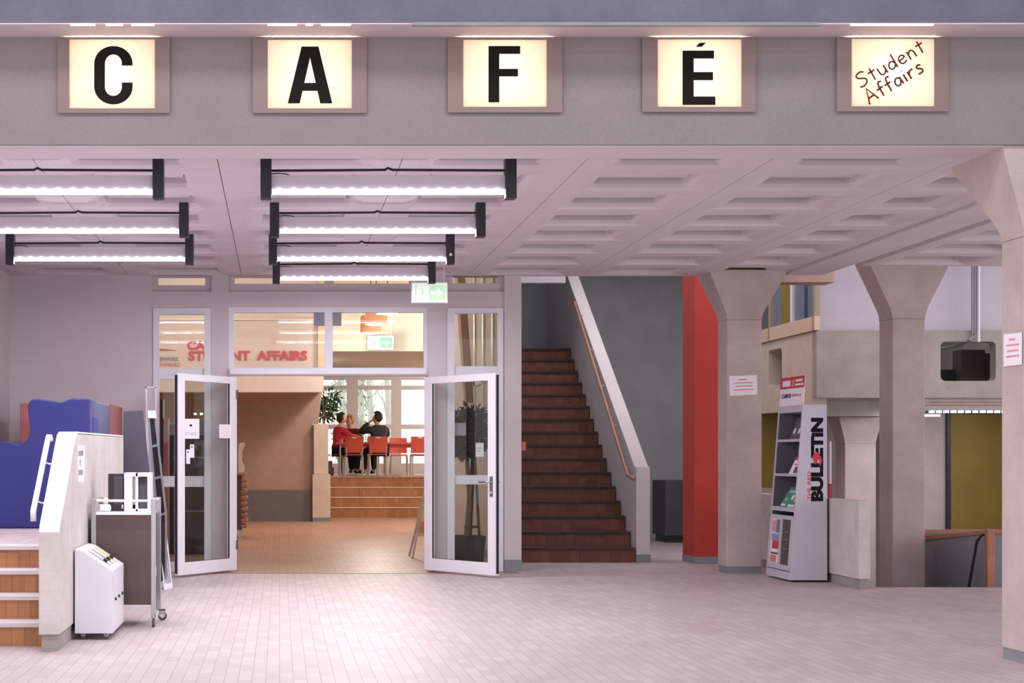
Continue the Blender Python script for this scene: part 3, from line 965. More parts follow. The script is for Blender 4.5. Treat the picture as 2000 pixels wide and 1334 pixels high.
bx('label_plate', M['paper'], (TX1 - .002, TX1 + .001, TY0 + .004, TY0 + .032, .38, .45), tr)
zt += .014
sp = thing('speaker_box', (X(226, 13.62), 13.62, zt), 'black box standing on the trolley beside the white cabinet', 'box')
bx('case', M['fridge'], (X(212, 13.6), X(242, 13.6), 13.56, 13.74, zt, Z(925, 13.6)), sp, .006)
bx('panel', M['darkcab'], (X(222, 13.55), X(240, 13.55), 13.553, 13.56, zt + .05, Z(930, 13.6)), sp)
bx('clip', M['chrome'], (X(238, 13.55), X(240.5, 13.55), 13.545, 13.553, zt + .02, zt + .05), sp)
wc = thing('small_cabinet', (X(269, 13.6), 13.6, zt), 'small white cabinet with a dark recessed bay standing on the trolley', 'cabinet')
xa, xb = X(243.5, 13.55), X(294.5, 13.55)
wzt = Z(923, 13.6)
m = MB()
m.box(xa, xa + .062, 13.5, 13.78, zt, wzt).box(xa + .085, xa + .105, 13.5, 13.78, zt, wzt).box(xb - .022, xb, 13.5, 13.78, zt, wzt)
m.box(xa + .062, xb - .022, 13.5, 13.78, wzt - .03, wzt).box(xa + .062, xb - .022, 13.5, 13.78, zt, zt + .02).box(xa + .06, xb - .02, 13.7, 13.78, zt, wzt)
m.build('case', M['white'], wc, .003)
bx('narrow_bay', M['slotgrey'], (xa + .062, xa + .085, 13.52, 13.7, zt + .05, wzt - .03), wc)
bx('dark_bay', M['board'], (xa + .105, xb - .022, 13.53, 13.7, zt + .02, wzt - .03), wc)
bx('latch', M['black'], (xa + .112, xa + .15, 13.515, 13.53, wzt - .075, wzt - .05), wc)
ro = MB().tube([(X(194, 13.45), 13.40, zt + .028), (X(213, 13.45), 13.46, zt + .028)], .027, 20)
o = ro.build('paper_roll', M['paper'], None, 0, False); rebase(o, (X(203, 13.45), 13.43, zt)); tag(o, 'white paper roll lying at the left on the trolley top', 'roll')

# display boards stacked behind the trolley
def leaf_board(name, px, Y, th, mat, parent=None, bevel=.003):
    return MB().prism([(X(a, Y), Z(b, Y)) for a, b in px], Y, Y + th).build(name, mat, parent, bevel)


g0 = 895 + EYE * F / 16.5
o = leaf_board('pinboard', [(241, 803), (279, 802), (301, 1010), (303, g0 - .2), (241, g0 - .2)], 16.5, .04, M['board'])
rebase(o, (X(270, 16.5), 16.52, 0)); tag(o, 'plain dark grey pinboard standing at the end of the parapet', 'board')
g1 = 895 + EYE * F / 17.1
ds = thing('display_stand', (X(312, 17.1), 17.1, 0), 'tall grey framed display stand with black mesh beside the pinboard', 'stand')
fr = MB()
for (a, b) in (((289, 816), (303, 1010)), ((303.5, 816), (326, 1004))):
    pass
fr.prism([(X(a, 17.1), Z(b, 17.1)) for a, b in [(287, 802), (291, 802), (309, 1008), (309, g1 - .2), (304, g1 - .2), (304, 1008)]], 17.1, 17.14)
fr.prism([(X(a, 17.1), Z(b, 17.1)) for a, b in [(301, 816), (304.5, 816), (326, 1003), (326, 1128), (322, 1131), (322, 1003)]], 17.1, 17.14)
for yb, a, b in ((872, 295, 311), (934, 301, 318), (1006, 308, 326)):
    fr.prism([(X(a, 17.1), Z(yb + 3, 17.1)), (X(b, 17.1), Z(yb - 1, 17.1)), (X(b, 17.1), Z(yb - 6, 17.1)), (X(a, 17.1), Z(yb - 2, 17.1))], 17.105, 17.135)
fr.build('frame', M['greyframe'], ds)
mm = MB()
for i in range(26):
    t_ = i / 25
    for k in range(5):
        s_ = (k + .5) / 5
        yb = 820 + 182 * t_
        xa_ = 291 + 17 * t_ + (12 + 3 * t_) * s_
        c = P(xa_, yb, 17.12)
        mm.box(c.x - .005, c.x + .005, 17.118, 17.122, c.z - .02, c.z + .013)
mm.build('mesh_bars', M['black'], ds)
mb2 = MB().prism([(X(a, 17.13), Z(b, 17.13)) for a, b in [(290, 817), (302, 817), (323, 1003), (323, 1126), (308, g1 - 4), (308, 1008)]], 17.13, 17.135)
mb2.build('mesh_back', M['mesh'], ds)
leaf_board('top_cap', [(288, 802), (303, 802), (305, 817), (289.5, 817)], 17.08, .05, M['white'], ds)
fp_ = thing('framed_panel', (X(296, 19.3), 19.3, 0), 'narrow white framed panel leaning on the wall behind the pinboard', 'panel')
gq = 895 + EYE * F / 19.3 - .2
fo = MB()
fo.prism([(X(a, 19.3), Z(b, 19.3)) for a, b in [(284, 755), (287, 757), (293, gq), (289, gq)]], 19.3, 19.33)
fo.prism([(X(a, 19.3), Z(b, 19.3)) for a, b in [(302, 757), (305, 755), (311, gq), (307, gq)]], 19.3, 19.33)
fo.prism([(X(a, 19.3), Z(b, 19.3)) for a, b in [(284, 755), (305, 755), (305, 758), (284, 758)]], 19.3, 19.33)
fo.build('frame', M['white'], fp_)
leaf_board('panel', [(286, 757.5), (303, 757.5), (309, gq), (291, gq)], 19.31, .01, M['reflector'], fp_, 0)
gp = thing('grille_panel', (X(322, 17.5), 17.4, 0), 'small white barred panel leaning against the display stand', 'panel')
def G(u, v):
    a = Vector((X(308, 17.35), 17.35, Z(1019, 17.35))).lerp(Vector((X(322, 17.55), 17.55, Z(1010, 17.55))), u)
    b = Vector((X(320, 17.0), 17.0, 0.0)).lerp(Vector((X(337, 17.25), 17.25, 0.0)), u)
    return a.lerp(b, v)
def gquad(m, u0, u1, v0, v1, d0=0., d1=.012):
    n = Vector((.2, -1, .15)).normalized()
    c = [G(u0, v1), G(u1, v1), G(u1, v0), G(u0, v0)]
    m.add([p + n * d0 for p in c] + [p + n * d1 for p in c], [(3, 2, 1, 0), (4, 5, 6, 7), (0, 1, 5, 4), (1, 2, 6, 5), (2, 3, 7, 6), (3, 0, 4, 7)])
m = MB(); gquad(m, 0, .14, 0, 1); gquad(m, .86, 1, 0, 1); gquad(m, .14, .86, 0, .06); gquad(m, .14, .86, .92, 1); m.build('frame', M['white'], gp)
m = MB(); gquad(m, .14, .86, .06, .92, -.003, .003); m.build('back_sheet', M['slotgrey'], gp)
for k in range(3):
    m = MB(); u = .28 + .2 * k; gquad(m, u - .03, u + .03, .06, .92, .003, .012); m.build('bar', M['white'], gp)

# ------------------------------------------------------------------ inside the cafe
cw = MB()
cw.box(-6.2, -6.0, 19.85, 50, 0, 4.8)
struct(cw.build('wall_cafe_left', M['beige']))
struct(bx('wall_cafe_right', M['beige'], (2.6, 2.68, T, 31.2, 0, 4.8)))
struct(bx('baseboard_cafe_right', M['greytrim'], (2.588, 2.6, T, 31.2, 0, .1)))
struct(bx('wall_cafe_turn', M['beige'], (2.68, 6.2, 31.1, 31.2, 0, 4.8)))
struct(bx('wall_cafe_far_right', M['cream'], (6.0, 6.2, 31.2, 50, 0, 4.8)))
# signboard wall over the recess
struct(bx('wall_cafe_sign', M['beige'], (-6.0, X(632, 33), 33, 33.25, Z(766, 33), 4.75)))
struct(bx('trim_6', M['palewood'], (X(621, 32.98), X(634, 32.98), 32.95, 33.0, Z(720, 32.98), 4.75)))
struct(bx('trim_7', M['cream'], (-6.0, X(621, 32.98), 32.94, 33.0, Z(625, 32.98), Z(623, 32.98))))
rs = MB()
rs.prism([(-6, 0), (.645, 0), (.645, 1.95), (X(622, 35.6), 1.95), (X(629, 35.6), Z(762, 35.6)), (X(629, 35.6), 3.2), (-6, 3.2)], 35.6, 35.8)
struct(rs.build('wall_cafe_recess', M['brownwall']))
so = MB()
so.add([(X(632, 33), 33.2, 2.48), (-6, 33.2, 2.48), (-6, 35.6, .9), (X(465, 35.6), 35.6, Z(792, 35.6)), (X(629, 35.6), 35.6, Z(762, 35.6)),
        (X(632, 33), 33.2, 2.6), (-6, 33.2, 2.6), (-6, 35.6, 1.02), (X(465, 35.6), 35.6, Z(789, 35.6)), (X(629, 35.6), 35.6, Z(755, 35.6))],
       [(0, 1, 2, 3, 4), (9, 8, 7, 6, 5), (0, 5, 6, 1), (1, 6, 7, 2), (2, 7, 8, 3), (3, 8, 9, 4), (4, 9, 5, 0)])
struct(so.build('ceiling_recess', M['brownwall']))
struct(bx('trim_8', M['wainscot'], (-6, X(614, 35.55), 35.53, 35.6, 0, Z(957, 35.55))))
pr = thing('pier', (X(628, 35.5), 35.5, 0), 'pale beige half height pier beside the platform steps', 'pier')
bx('upper_part', M['pier'], (X(612.5, 35.55), X(641, 35.55), 35.42, 37.9, Z(926, 35.5), Z(828, 35.5)), pr, .008)
bx('lower_part', M['pier'], (X(610, 35.5), X(645, 35.5), 35.36, 38.4, .075, Z(926.5, 35.5)), pr, .008)
bx('skirting', M['greytrim'], (X(610.5, 35.5), X(644.5, 35.5), 35.37, 38.38, 0, .075), pr)
# lettering on the sign wall
yl = 32.995
def wall_text(body, px0, px1, py0, py1, mat, label, bold=.036, y=yl):
    o = text_fit(body, (X(px0, y), y, Z(py1, y)), UX, UZ, X(px1, y) - X(px0, y), Z(py0, y) - Z(py1, y), .02, bold).build('wall_lettering', M[mat])
    rebase(o, (X((px0 + px1) / 2, y), y, Z(py1, y)))
    tag(o, label, 'lettering', 'letters on the beige cafe wall')
wall_text('STUDENT  AFFAIRS', 368, 600, 685, 704, 'redprint', 'red words Student Affairs on the beige cafe wall')
wall_text('CAFÉ', 366, 424, 662, 683, 'redprint', 'red word Café above the Student Affairs words')
lg = thing('wall_logo', (X(310, yl), yl, Z(714, yl)), 'student services logo with a red arc at left on the cafe wall', 'logo')
m = MB()
arc = [(262 + 82 * i / 12, 690 - 8.5 * math.sin(math.pi * (.15 + .62 * i / 12))) for i in range(13)]
th_ = [3.4 * (1 - (i / 12) ** 2) + .3 for i in range(13)]
pts = [(X(a, yl), Z(b, yl)) for a, b in arc] + [(X(a, yl), Z(b + t_, yl)) for (a, b), t_ in zip(reversed(arc), reversed(th_))]
m.prism(pts, yl - .02, yl); m.build('arc', M['redprint'], lg)
text_fit('STUDIERENDENWERK', (X(258, yl), yl, Z(705, yl)), UX, UZ, X(350, yl) - X(258, yl), Z(697, yl) - Z(705, yl), .015, .0).build('name', M['greypaper'], lg)
text_fit('HAMBURG', (X(311, yl), yl, Z(715, yl)), UX, UZ, X(351, yl) - X(311, yl), Z(708, yl) - Z(715, yl), .015, .0).build('town', M['pinkprint'], lg)

# bulkhead, slatted ceiling over the platform, window wall
struct(bx('wall_bulkhead', M['cream'], (X(632, 33), 6.0, 36.0, 36.2, 3.40, 4.8)))
struct(bx('ceiling_platform', M['slatwood'], (-6, 6.0, 36.2, 48.2, 3.44, 3.5)))
PZ = .84
pf = thing('platform_steps', (2.0, 38.0, 0), 'wooden steps with brass edged treads up to the dining platform', 'stairs')
px0, px1 = X(645, 38.0), 5.9
for k in range(4):
    yk = 38.0 + .3 * k
    bx('riser', M['stepwood'], (px0, px1, yk, yk + .3, k * .21, (k + 1) * .21 - .02), pf)
    bx('tread', M['palewood'] if k < 3 else M['cafefloor'], (px0, px1, yk - .02, yk + .3, (k + 1) * .21 - .02, (k + 1) * .21), pf)
struct(bx('floor_platform', M['cafefloor'], (-5.9, 5.95, 39.2, 48.3, 0, PZ)))
WY = 48.0
wq = lambda a, b, c, d: (X(a, WY), X(b, WY), Z(d, WY), Z(c, WY))
panes = []
for a, b in ((560, 613), (622, 677), (699, 764), (784, 852), (868, 930)):
    panes += [wq(a, b, 742, 753), wq(a, b, 761, 829), wq(a, b, 838, 905)]
window(7, wq(480, 975, 735, 930), panes, WY, WY + .1, M['frame'])
struct(MB().box(-6, X(480, WY), WY, WY + .2, 0, 4).box(X(975, WY), 6.2, WY, WY + .2, 0, 4).box(X(480, WY), X(975, WY), WY, WY + .2, Z(735, WY), 4).box(X(480, WY), X(975, WY), WY, WY + .2, 0, Z(930, WY)).build('wall_cafe_windows', M['wall']))
mu = thing('window_8', (2.6, 24, 0), None, None, None, 'structure')
fm_ = MB()
for yk in (20.6, 21.6, 22.6, 23.6): fm_.box(2.56, 2.6, yk - .07, yk + .07, 1.6, 4.2)
fm_.box(2.56, 2.6, 20.5, 23.67, 2.2, 2.28)
fm_.build('frame', M['frame'], mu)
for yk in (20.67, 21.67, 22.67): bx('pane', M['cream'], (2.585, 2.599, yk, yk + .86, 1.6, 4.2), mu)
# slanted rib on the right wall
struct(MB().prism([(26.3, 4.7), (25.7, 4.7), (24.0, 2.0), (24.25, 2.0)], 2.5, 2.6, 'X').build('trim_9', M['brownwall']))


# pendant lamps
def pendant(Y, px, py, label):
    z = Z(py, Y); x = X(px, Y)
    t = thing('pendant_lamp', (x, Y, z), label, 'lamp', 'orange pendant lamps in the cafe')
    r = .2
    MB().lathe([(r * .97, 0), (r, .01), (r * .99, .30), (r * .9, .34), (.03, .36), (.03, .35), (r * .86, .325), (r * .95, .29), (r * .95, .0)], (x, Y, z), 24, False).build('shade', M['shade'], t, 0, True)
    MB().lathe([(.001, -.012), (r * .6, -.01), (r * .94, .0), (r * .94, .012), (.001, .012)], (x, Y, z), 24, False).build('diffuser', M['bulb'], t, 0, True)
    MB().tube([(x, Y, z + .34), (x, Y, 4.76)], .008, 6).build('cord', M['dark'], t)
    L = bpy.data.lights.new('pendant_or_fill', 'POINT'); L.energy = 55; L.color = (1, .95, .88); L.shadow_soft_size = .15
    lo = bpy.data.objects.new('pendant_or_fill', L); lo.location = (x, Y, z - .2); col.objects.link(lo)


pendant(30.0, 757, 613, 'orange pendant lamp nearest the doorway, topmost of the three glowing discs')
pendant(32.4, 735, 634, 'middle orange pendant lamp of the three inside the cafe')
pendant(34.5, 724, 651, 'orange pendant lamp farthest back, lowest of the three glowing discs')
for lx, ly in ((-3.5, 27), (.2, 25.5), (-1.6, 31)):        # unseen fill lights added to brighten the cafe
    L = bpy.data.lights.new('pendant_or_fill', 'POINT'); L.energy = 62; L.color = (1, .94, .87); L.shadow_soft_size = .2
    lo = bpy.data.objects.new('pendant_or_fill', L); lo.location = (lx, ly, 4.3); col.objects.link(lo)

for lx, ly, le in ((.2, 40.0, 60), (4.6, 41.5, 50), (5.3, 45, 90), (4.6, 35, 60)):        # unseen fill lights added to brighten the platform and window frames
    L = bpy.data.lights.new('platform_fill', 'POINT'); L.energy = le; L.color = (1, .96, .90); L.shadow_soft_size = .2
    lo = bpy.data.objects.new('platform_fill', L); lo.location = (lx, ly, 3.2); col.objects.link(lo)

# tray rack with stacked trays behind the left door
tk = thing('tray_rack', (-.85, 28.4, 0), 'wooden rack of stacked trays with a board top inside the doorway', 'rack')
rx0, rx1 = -1.35, X(478, 28.2)
bx('case', M['laminate'], (rx0, rx1 - .05, 28.25, 28.75, .12, .98), tk)
bx('top_board', M['tray'], (rx0 - .03, rx1 + .02, 28.2, 28.8, .98, 1.02), tk, .006)
for k in range(9):
    zc = .15 + .09 * k
    bx('tray', M['tray'], (rx1 - .06, rx1 + .03 + .015 * (k % 2), 28.22, 28.74, zc, zc + .055), tk, .02)
for a in (rx0 + .03, rx1 - .1):
    for b in (28.28, 28.68): bx('leg', M['steel'], (a, a + .04, b, b + .04, 0, .12), tk)
vz = thing('cutlery_holder', (X(473, 28.3), 28.35, 1.02), 'curved beige holder standing on the tray rack', 'holder')
MB().prism([(X(466, 28.3), 1.02), (X(476, 28.3), 1.02), (X(478, 28.3), 1.10), (X(472, 28.3), 1.22), (X(473, 28.3), 1.36), (X(479, 28.3), 1.46), (X(476, 28.3), 1.50), (X(467, 28.3), 1.48), (X(465, 28.3), 1.3)], 28.3, 28.42).build('holder_body', M['beige'], vz, .01)
# dark glass display fridge behind the left sidelight
fg = thing('drinks_fridge', (X(368, 23.5), 23.5, 0), 'black drinks fridge with small lit shelf behind the left door', 'fridge')
fx0, fx1 = X(330, 23.4), X(412, 23.4)
mf = MB().box(fx0, fx1, 23.4, 24.0, 0, 1.72)
mf.build('case', M['fridge'], fg, .01)
bx('glass_door', M['smoke'], (fx0 + .05, fx1 - .05, 23.385, 23.4, .2, 1.52), fg)
bx('header', M['greytrim'], (fx0, fx1, 23.38, 23.4, 1.55, 1.72), fg)
for a in (381, 393): MB().lathe([(.012, 0), (.02, .012), (.012, .024)], (X(a, 23.3), 23.36, Z(810, 23.3)), 10).build('spot_lamp', M['bulb'], fg)
for k, zz in enumerate((.55, .9, 1.25)): bx('shelf', M['greyframe'], (fx0 + .06, fx1 - .06, 23.375, 23.385, zz, zz + .02), fg)
for nm, a, b, z1, mt, lb in (('tall_panel', 313, 318, 1.95, 'black', 'thin black upright panel behind the left sidelight'), ('tall_panel', 319, 328, 1.72, 'redblock', 'dull red upright panel behind the left sidelight')):
    o = bx(nm, M[mt], (X(a, 21.2), X(b, 21.2), 21.2, 21.5, 0, z1)); rebase(o, (X((a + b) / 2, 21.2), 21.35, 0)); tag(o, lb, 'panel')

# ------------------------------------------------------------------ plants
def leaf_cluster(m, c, rad, n, size, rnd, sq=(1, 1, 1)):
    for i in range(n):
        d = Vector((rnd.gauss(0, 1), rnd.gauss(0, 1), rnd.gauss(0, 1))).normalized()
        rr = rad * (rnd.random() ** .45)
        p = c + Vector((d.x * rr * sq[0], d.y * rr * sq[1], d.z * rr * sq[2]))
        t = (d + Vector((rnd.uniform(-.8, .8), rnd.uniform(-.8, .8), rnd.uniform(-1.0, .3)))).normalized()
        s = t.cross(Vector((rnd.uniform(-1, 1), rnd.uniform(-1, 1), rnd.uniform(-1, 1)))).normalized()
        u = t.cross(s)
        L = size * rnd.uniform(.7, 1.25); w = L * .23
        m.add([p, p + t * L * .35 + s * w + u * .01, p + t * L, p + t * L * .35 - s * w + u * .01, p + t * L * .4 - u * .012], [(0, 1, 4), (1, 2, 4), (2, 3, 4), (3, 0, 4)])


def ficus(name, base, zc, rad, h0, label, mat, potbox, seed, leaves=600, size=.11):
    rnd = random.Random(seed)
    x, y, z = base
    t = thing(name, base, label, 'plant')
    w, d, hh = potbox
    MB().loft([[(x - w * k, y - d * k, z + zz), (x + w * k, y - d * k, z + zz), (x + w * k, y + d * k, z + zz), (x - w * k, y + d * k, z + zz)] for k, zz in ((.86, 0), (1, hh * .95), (1, hh), (.9, hh), (.88, hh * .9))]).build('pot', M['pot'], t)
    bx('soil', M['soil'], (x - w * .88, x + w * .88, y - d * .88, y + d * .88, z + hh * .86, z + hh * .9), t)
    MB().tube([(x, y, z + hh * .8), (x + .03, y, z + hh + .4), (x - .01, y + .02, zc - rad * .6), (x + .02, y, zc + rad * .2)], [.032, .026, .022, .012], 8).build('trunk', M['bark'], t)
    br = MB()
    for k in range(7):
        a = rnd.uniform(0, 6.28); e = Vector((x + math.cos(a) * rad * .7, y + math.sin(a) * rad * .7, zc + rnd.uniform(-.4, .6) * rad))
        br.tube([(x, y, zc - rad * .7), ((x + e.x) / 2, (y + e.y) / 2, zc - rad * .2), e], [.014, .009, .004], 6)
    br.build('branches', M['bark'], t)
    m = MB()
    for k in range(9):
        a = rnd.uniform(0, 6.28)
        cc = Vector((x + math.cos(a) * rad * .5, y + math.sin(a) * rad * .5, zc + rnd.uniform(-.55, .6) * rad))
        leaf_cluster(m, cc, rad * .55, leaves // 9, size, rnd)
    m.build('foliage', mat, t)
    return t


PY = 21.1
ficus('ficus_tree', (X(912, PY), PY, 0), Z(842, PY), .28, .3, 'dark leafed ficus in a dark square pot behind the right door', M['darkleaf'], (.2, .2, .34), 3, 1150)
pk = 41.5
ficus('leafy_plant', (X(632, pk), pk, PZ), Z(795, pk), .40, .3, 'green leafy plant rising behind the beige pier', M['leaf'], (.2, .2, .35), 5, 420, .14)

# A-board by the right door and an easel beside the ficus
ab = thing('pavement_sign', (X(820, 22.4), 22.5, 0), 'folding pavement sign with an orange poster beside the right door', 'sign')
ax0, ax1 = X(805, 22.4), X(866, 22.4)
la = Vector((X(805.5, 22.4), 22.4, 0)); lb_ = Vector((X(830, 22.6), 22.65, Z(962, 22.6)))
dxb = Vector((.36, .0, 0))
for s in (0, 1):
    MB().tube([la + dxb * (s * 1.35), lb_ + dxb * (s * .55)], .014, 8).build('front_leg', M['pier'], ab)
    MB().tube([la + dxb * (s * 1.35) + Vector((0, .55, 0)), lb_ + dxb * (s * .55) + Vector((0, .02, 0))], .014, 8).build('rear_leg', M['pier'], ab)
def AB(u, v):
    a = la.lerp(lb_, v); b = (la + dxb * 1.35).lerp(lb_ + dxb * .55, v)
    return a.lerp(b, u)
def abq(m, u0, u1, v0, v1, off):
    n = Vector((0, -1, .2)).normalized() * off
    c = [AB(u0, v0), AB(u1, v0), AB(u1, v1), AB(u0, v1)]
    m.add([p + n * .5 for p in c] + [p + n for p in c], [(3, 2, 1, 0), (4, 5, 6, 7), (0, 1, 5, 4), (1, 2, 6, 5), (2, 3, 7, 6), (3, 0, 4, 7)])
m = MB(); abq(m, .04, .96, .36, .92, .012); m.build('poster_board', M['yellow'], ab)
m = MB(); abq(m, .06, .94, .38, .55, .02); m.build('poster_print', M['orange'], ab)
m = MB(); abq(m, .0, 1., .33, .36, .02); m.build('ledge', M['pier'], ab)
es = thing('easel', (X(922, 21.4), 21.4, 0), 'dark wooden easel standing before the ficus pot', 'easel')
zt_ = 1.32
for a, b in ((X(903, 21.3), X(925, 21.3)), (X(938, 21.3), X(929, 21.3))):
    MB().tube([(a, 21.25, .0), (b, 21.4, zt_)], .016, 8).build('front_leg', M['laminate'], es)
MB().tube([(X(921, 21.5), 21.75, 0), (X(927, 21.4), 21.42, zt_)], .016, 8).build('rear_leg', M['laminate'], es)
bx('crossbar', M['laminate'], (X(906, 21.3), X(937, 21.3), 21.27, 21.29, .42, .45), es)

# ------------------------------------------------------------------ tables, chairs and people on the platform
def make_chair(loc, rz, label, group):
    t = thing('dining_chair', (0, 0, 0), label, 'chair', group)
    S = 1.08
    sh = lambda pts: [[Vector(p) * S for p in r] for r in pts]
    # seat shell and back: user faces local +Y
    seat = MB()
    seat.loft(sh([[(-.2, -.2 + .4 * k / 4, .45 + dz), (.2, -.2 + .4 * k / 4, .45 + dz), (.2, -.2 + .4 * k / 4, .462 + dz), (-.2, -.2 + .4 * k / 4, .462 + dz)] for k, dz in zip(range(5), (.012, 0, 0, .002, -.02))]))
    seat.build('seat', M['chairred'], t, .004)
    bk = MB()
    rows = [(.50, -.20), (.60, -.215), (.72, -.235), (.84, -.262), (.86, -.268)]
    prs = []
    for z, y in rows:
        prs.append([(-.205, y + .02, z), (-.1, y + .004, z), (0, y, z), (.1, y + .004, z), (.205, y + .02, z), (.205, y + .032, z), (.1, y + .016, z), (0, y + .012, z), (-.1, y + .016, z), (-.205, y + .032, z)])
    bk.loft(sh(prs))
    b = bk.build('backrest', M['chairred'], t, .003)
    g = MB().prism([(S * .06 * math.cos(R(180 + 180 * i / 10)), S * (.845 + .03 * math.sin(R(180 + 180 * i / 10)))) for i in range(11)], S * -.268, S * -.262)
    g.build('grip_slot', M['paper'], b)
    for s in (-1, 1):
        MB().tube([Vector(p) * S for p in ((s * .19, .19, 0), (s * .19, .185, .40), (s * .185, .16, .438), (s * .18, .1, .445))], .014 * S, 8).build('leg', M['chrome'], t)
        MB().tube([Vector(p) * S for p in ((s * .2, -.24, 0), (s * .19, -.2, .40), (s * .185, -.17, .438), (s * .18, -.1, .445))], .014 * S, 8).build('leg', M['chrome'], t)
        MB().tube([Vector(p) * S for p in ((s * .17, -.1, .443), (s * .17, -.2, .45), (s * .17, -.2, .5), (s * .17, -.215, .64))], .009 * S, 8).build('back_stay', M['chrome'], t)
    t.location = loc; t.rotation_euler = (0, 0, rz)
    return t


CG = 'red chairs round the tables'
CY = 43.0
ch0 = make_chair((X(691, CY), CY, PZ), 0, 'red backed chair nearest the pier, its back toward the hall', CG)
def chair(px, Y, rz, label):
    c = copy_tree(ch0); c.location = (X(px, Y), Y, PZ); c.rotation_euler = (0, 0, rz); c['label'] = label
    return c
chair(738, CY, 0, 'red backed chair directly in front of the man in the dark jacket')
chair(819, CY, 0, 'red backed chair next to the right door edge, its back toward the hall')
chair(735, 45.35, R(180), 'red chair across the table from the dark jacketed man')
chair(779, 45.35, R(180), 'red chair at the window side, in the gap right of the dark jacketed man')
chair(821, 45.35, R(180), 'red chair at the window side, directly behind the chair by the right door edge')
chair(653, 44.1, R(-90), 'red chair under the person in the bright red shirt')
chair(686, 45.35, R(180), 'red chair under the fair haired person')


def table(px0, px1, label):
    Y0, Y1 = 43.75, 44.75
    x0, x1 = X(px0, 44), X(px1, 44)
    zt2 = PZ + .80
    t = thing('dining_table', ((x0 + x1) / 2, 44.25, PZ), label, 'table', 'red tables on the platform')
    bx('table_top', M['tablered'], (x0, x1, Y0, Y1, zt2 - .055, zt2), t, .008)
    bx('apron', M['chairred'], (x0 + .12, x1 - .12, Y0 + .12, Y1 - .12, zt2 - .13, zt2 - .055), t)
    for a in (x0 + .1, x1 - .1):
        for b in (Y0 + .1, Y1 - .1): MB().tube([(a, b, PZ), (a, b, zt2 - .055)], .02, 10).build('leg', M['chrome'], t)


table(656, 747, 'red table with the three seated people around it')
table(749, 850, 'red table to the right of the dark jacketed man')


def skin_mesh(verts, edges, sub=1):
    """verts: (pos, rx, ry); grown with the Skin modifier and returned as (verts, faces)"""
    me = bpy.data.meshes.new('armature_mesh')
    me.from_pydata([tuple(v[0]) for v in verts], edges, [])
    o = bpy.data.objects.new('armature_mesh', me); col.objects.link(o)
    md = o.modifiers.new('s', 'SKIN'); md.branch_smoothing = .4
    for i, v in enumerate(verts):
        sv = me.skin_vertices[0].data[i]
        sv.radius = (v[1], v[2] if len(v) > 2 else v[1])
        sv.use_root = (i == 0)
    s2 = o.modifiers.new('u', 'SUBSURF'); s2.levels = sub; s2.render_levels = sub
    dg = bpy.context.evaluated_depsgraph_get(); dg.update()
    r = bpy.data.meshes.new_from_object(o.evaluated_get(dg))
    out = ([v.co.copy() for v in r.vertices], [tuple(p.vertices) for p in r.polygons])
    bpy.data.objects.remove(o); bpy.data.meshes.remove(me); bpy.data.meshes.remove(r)
    return out


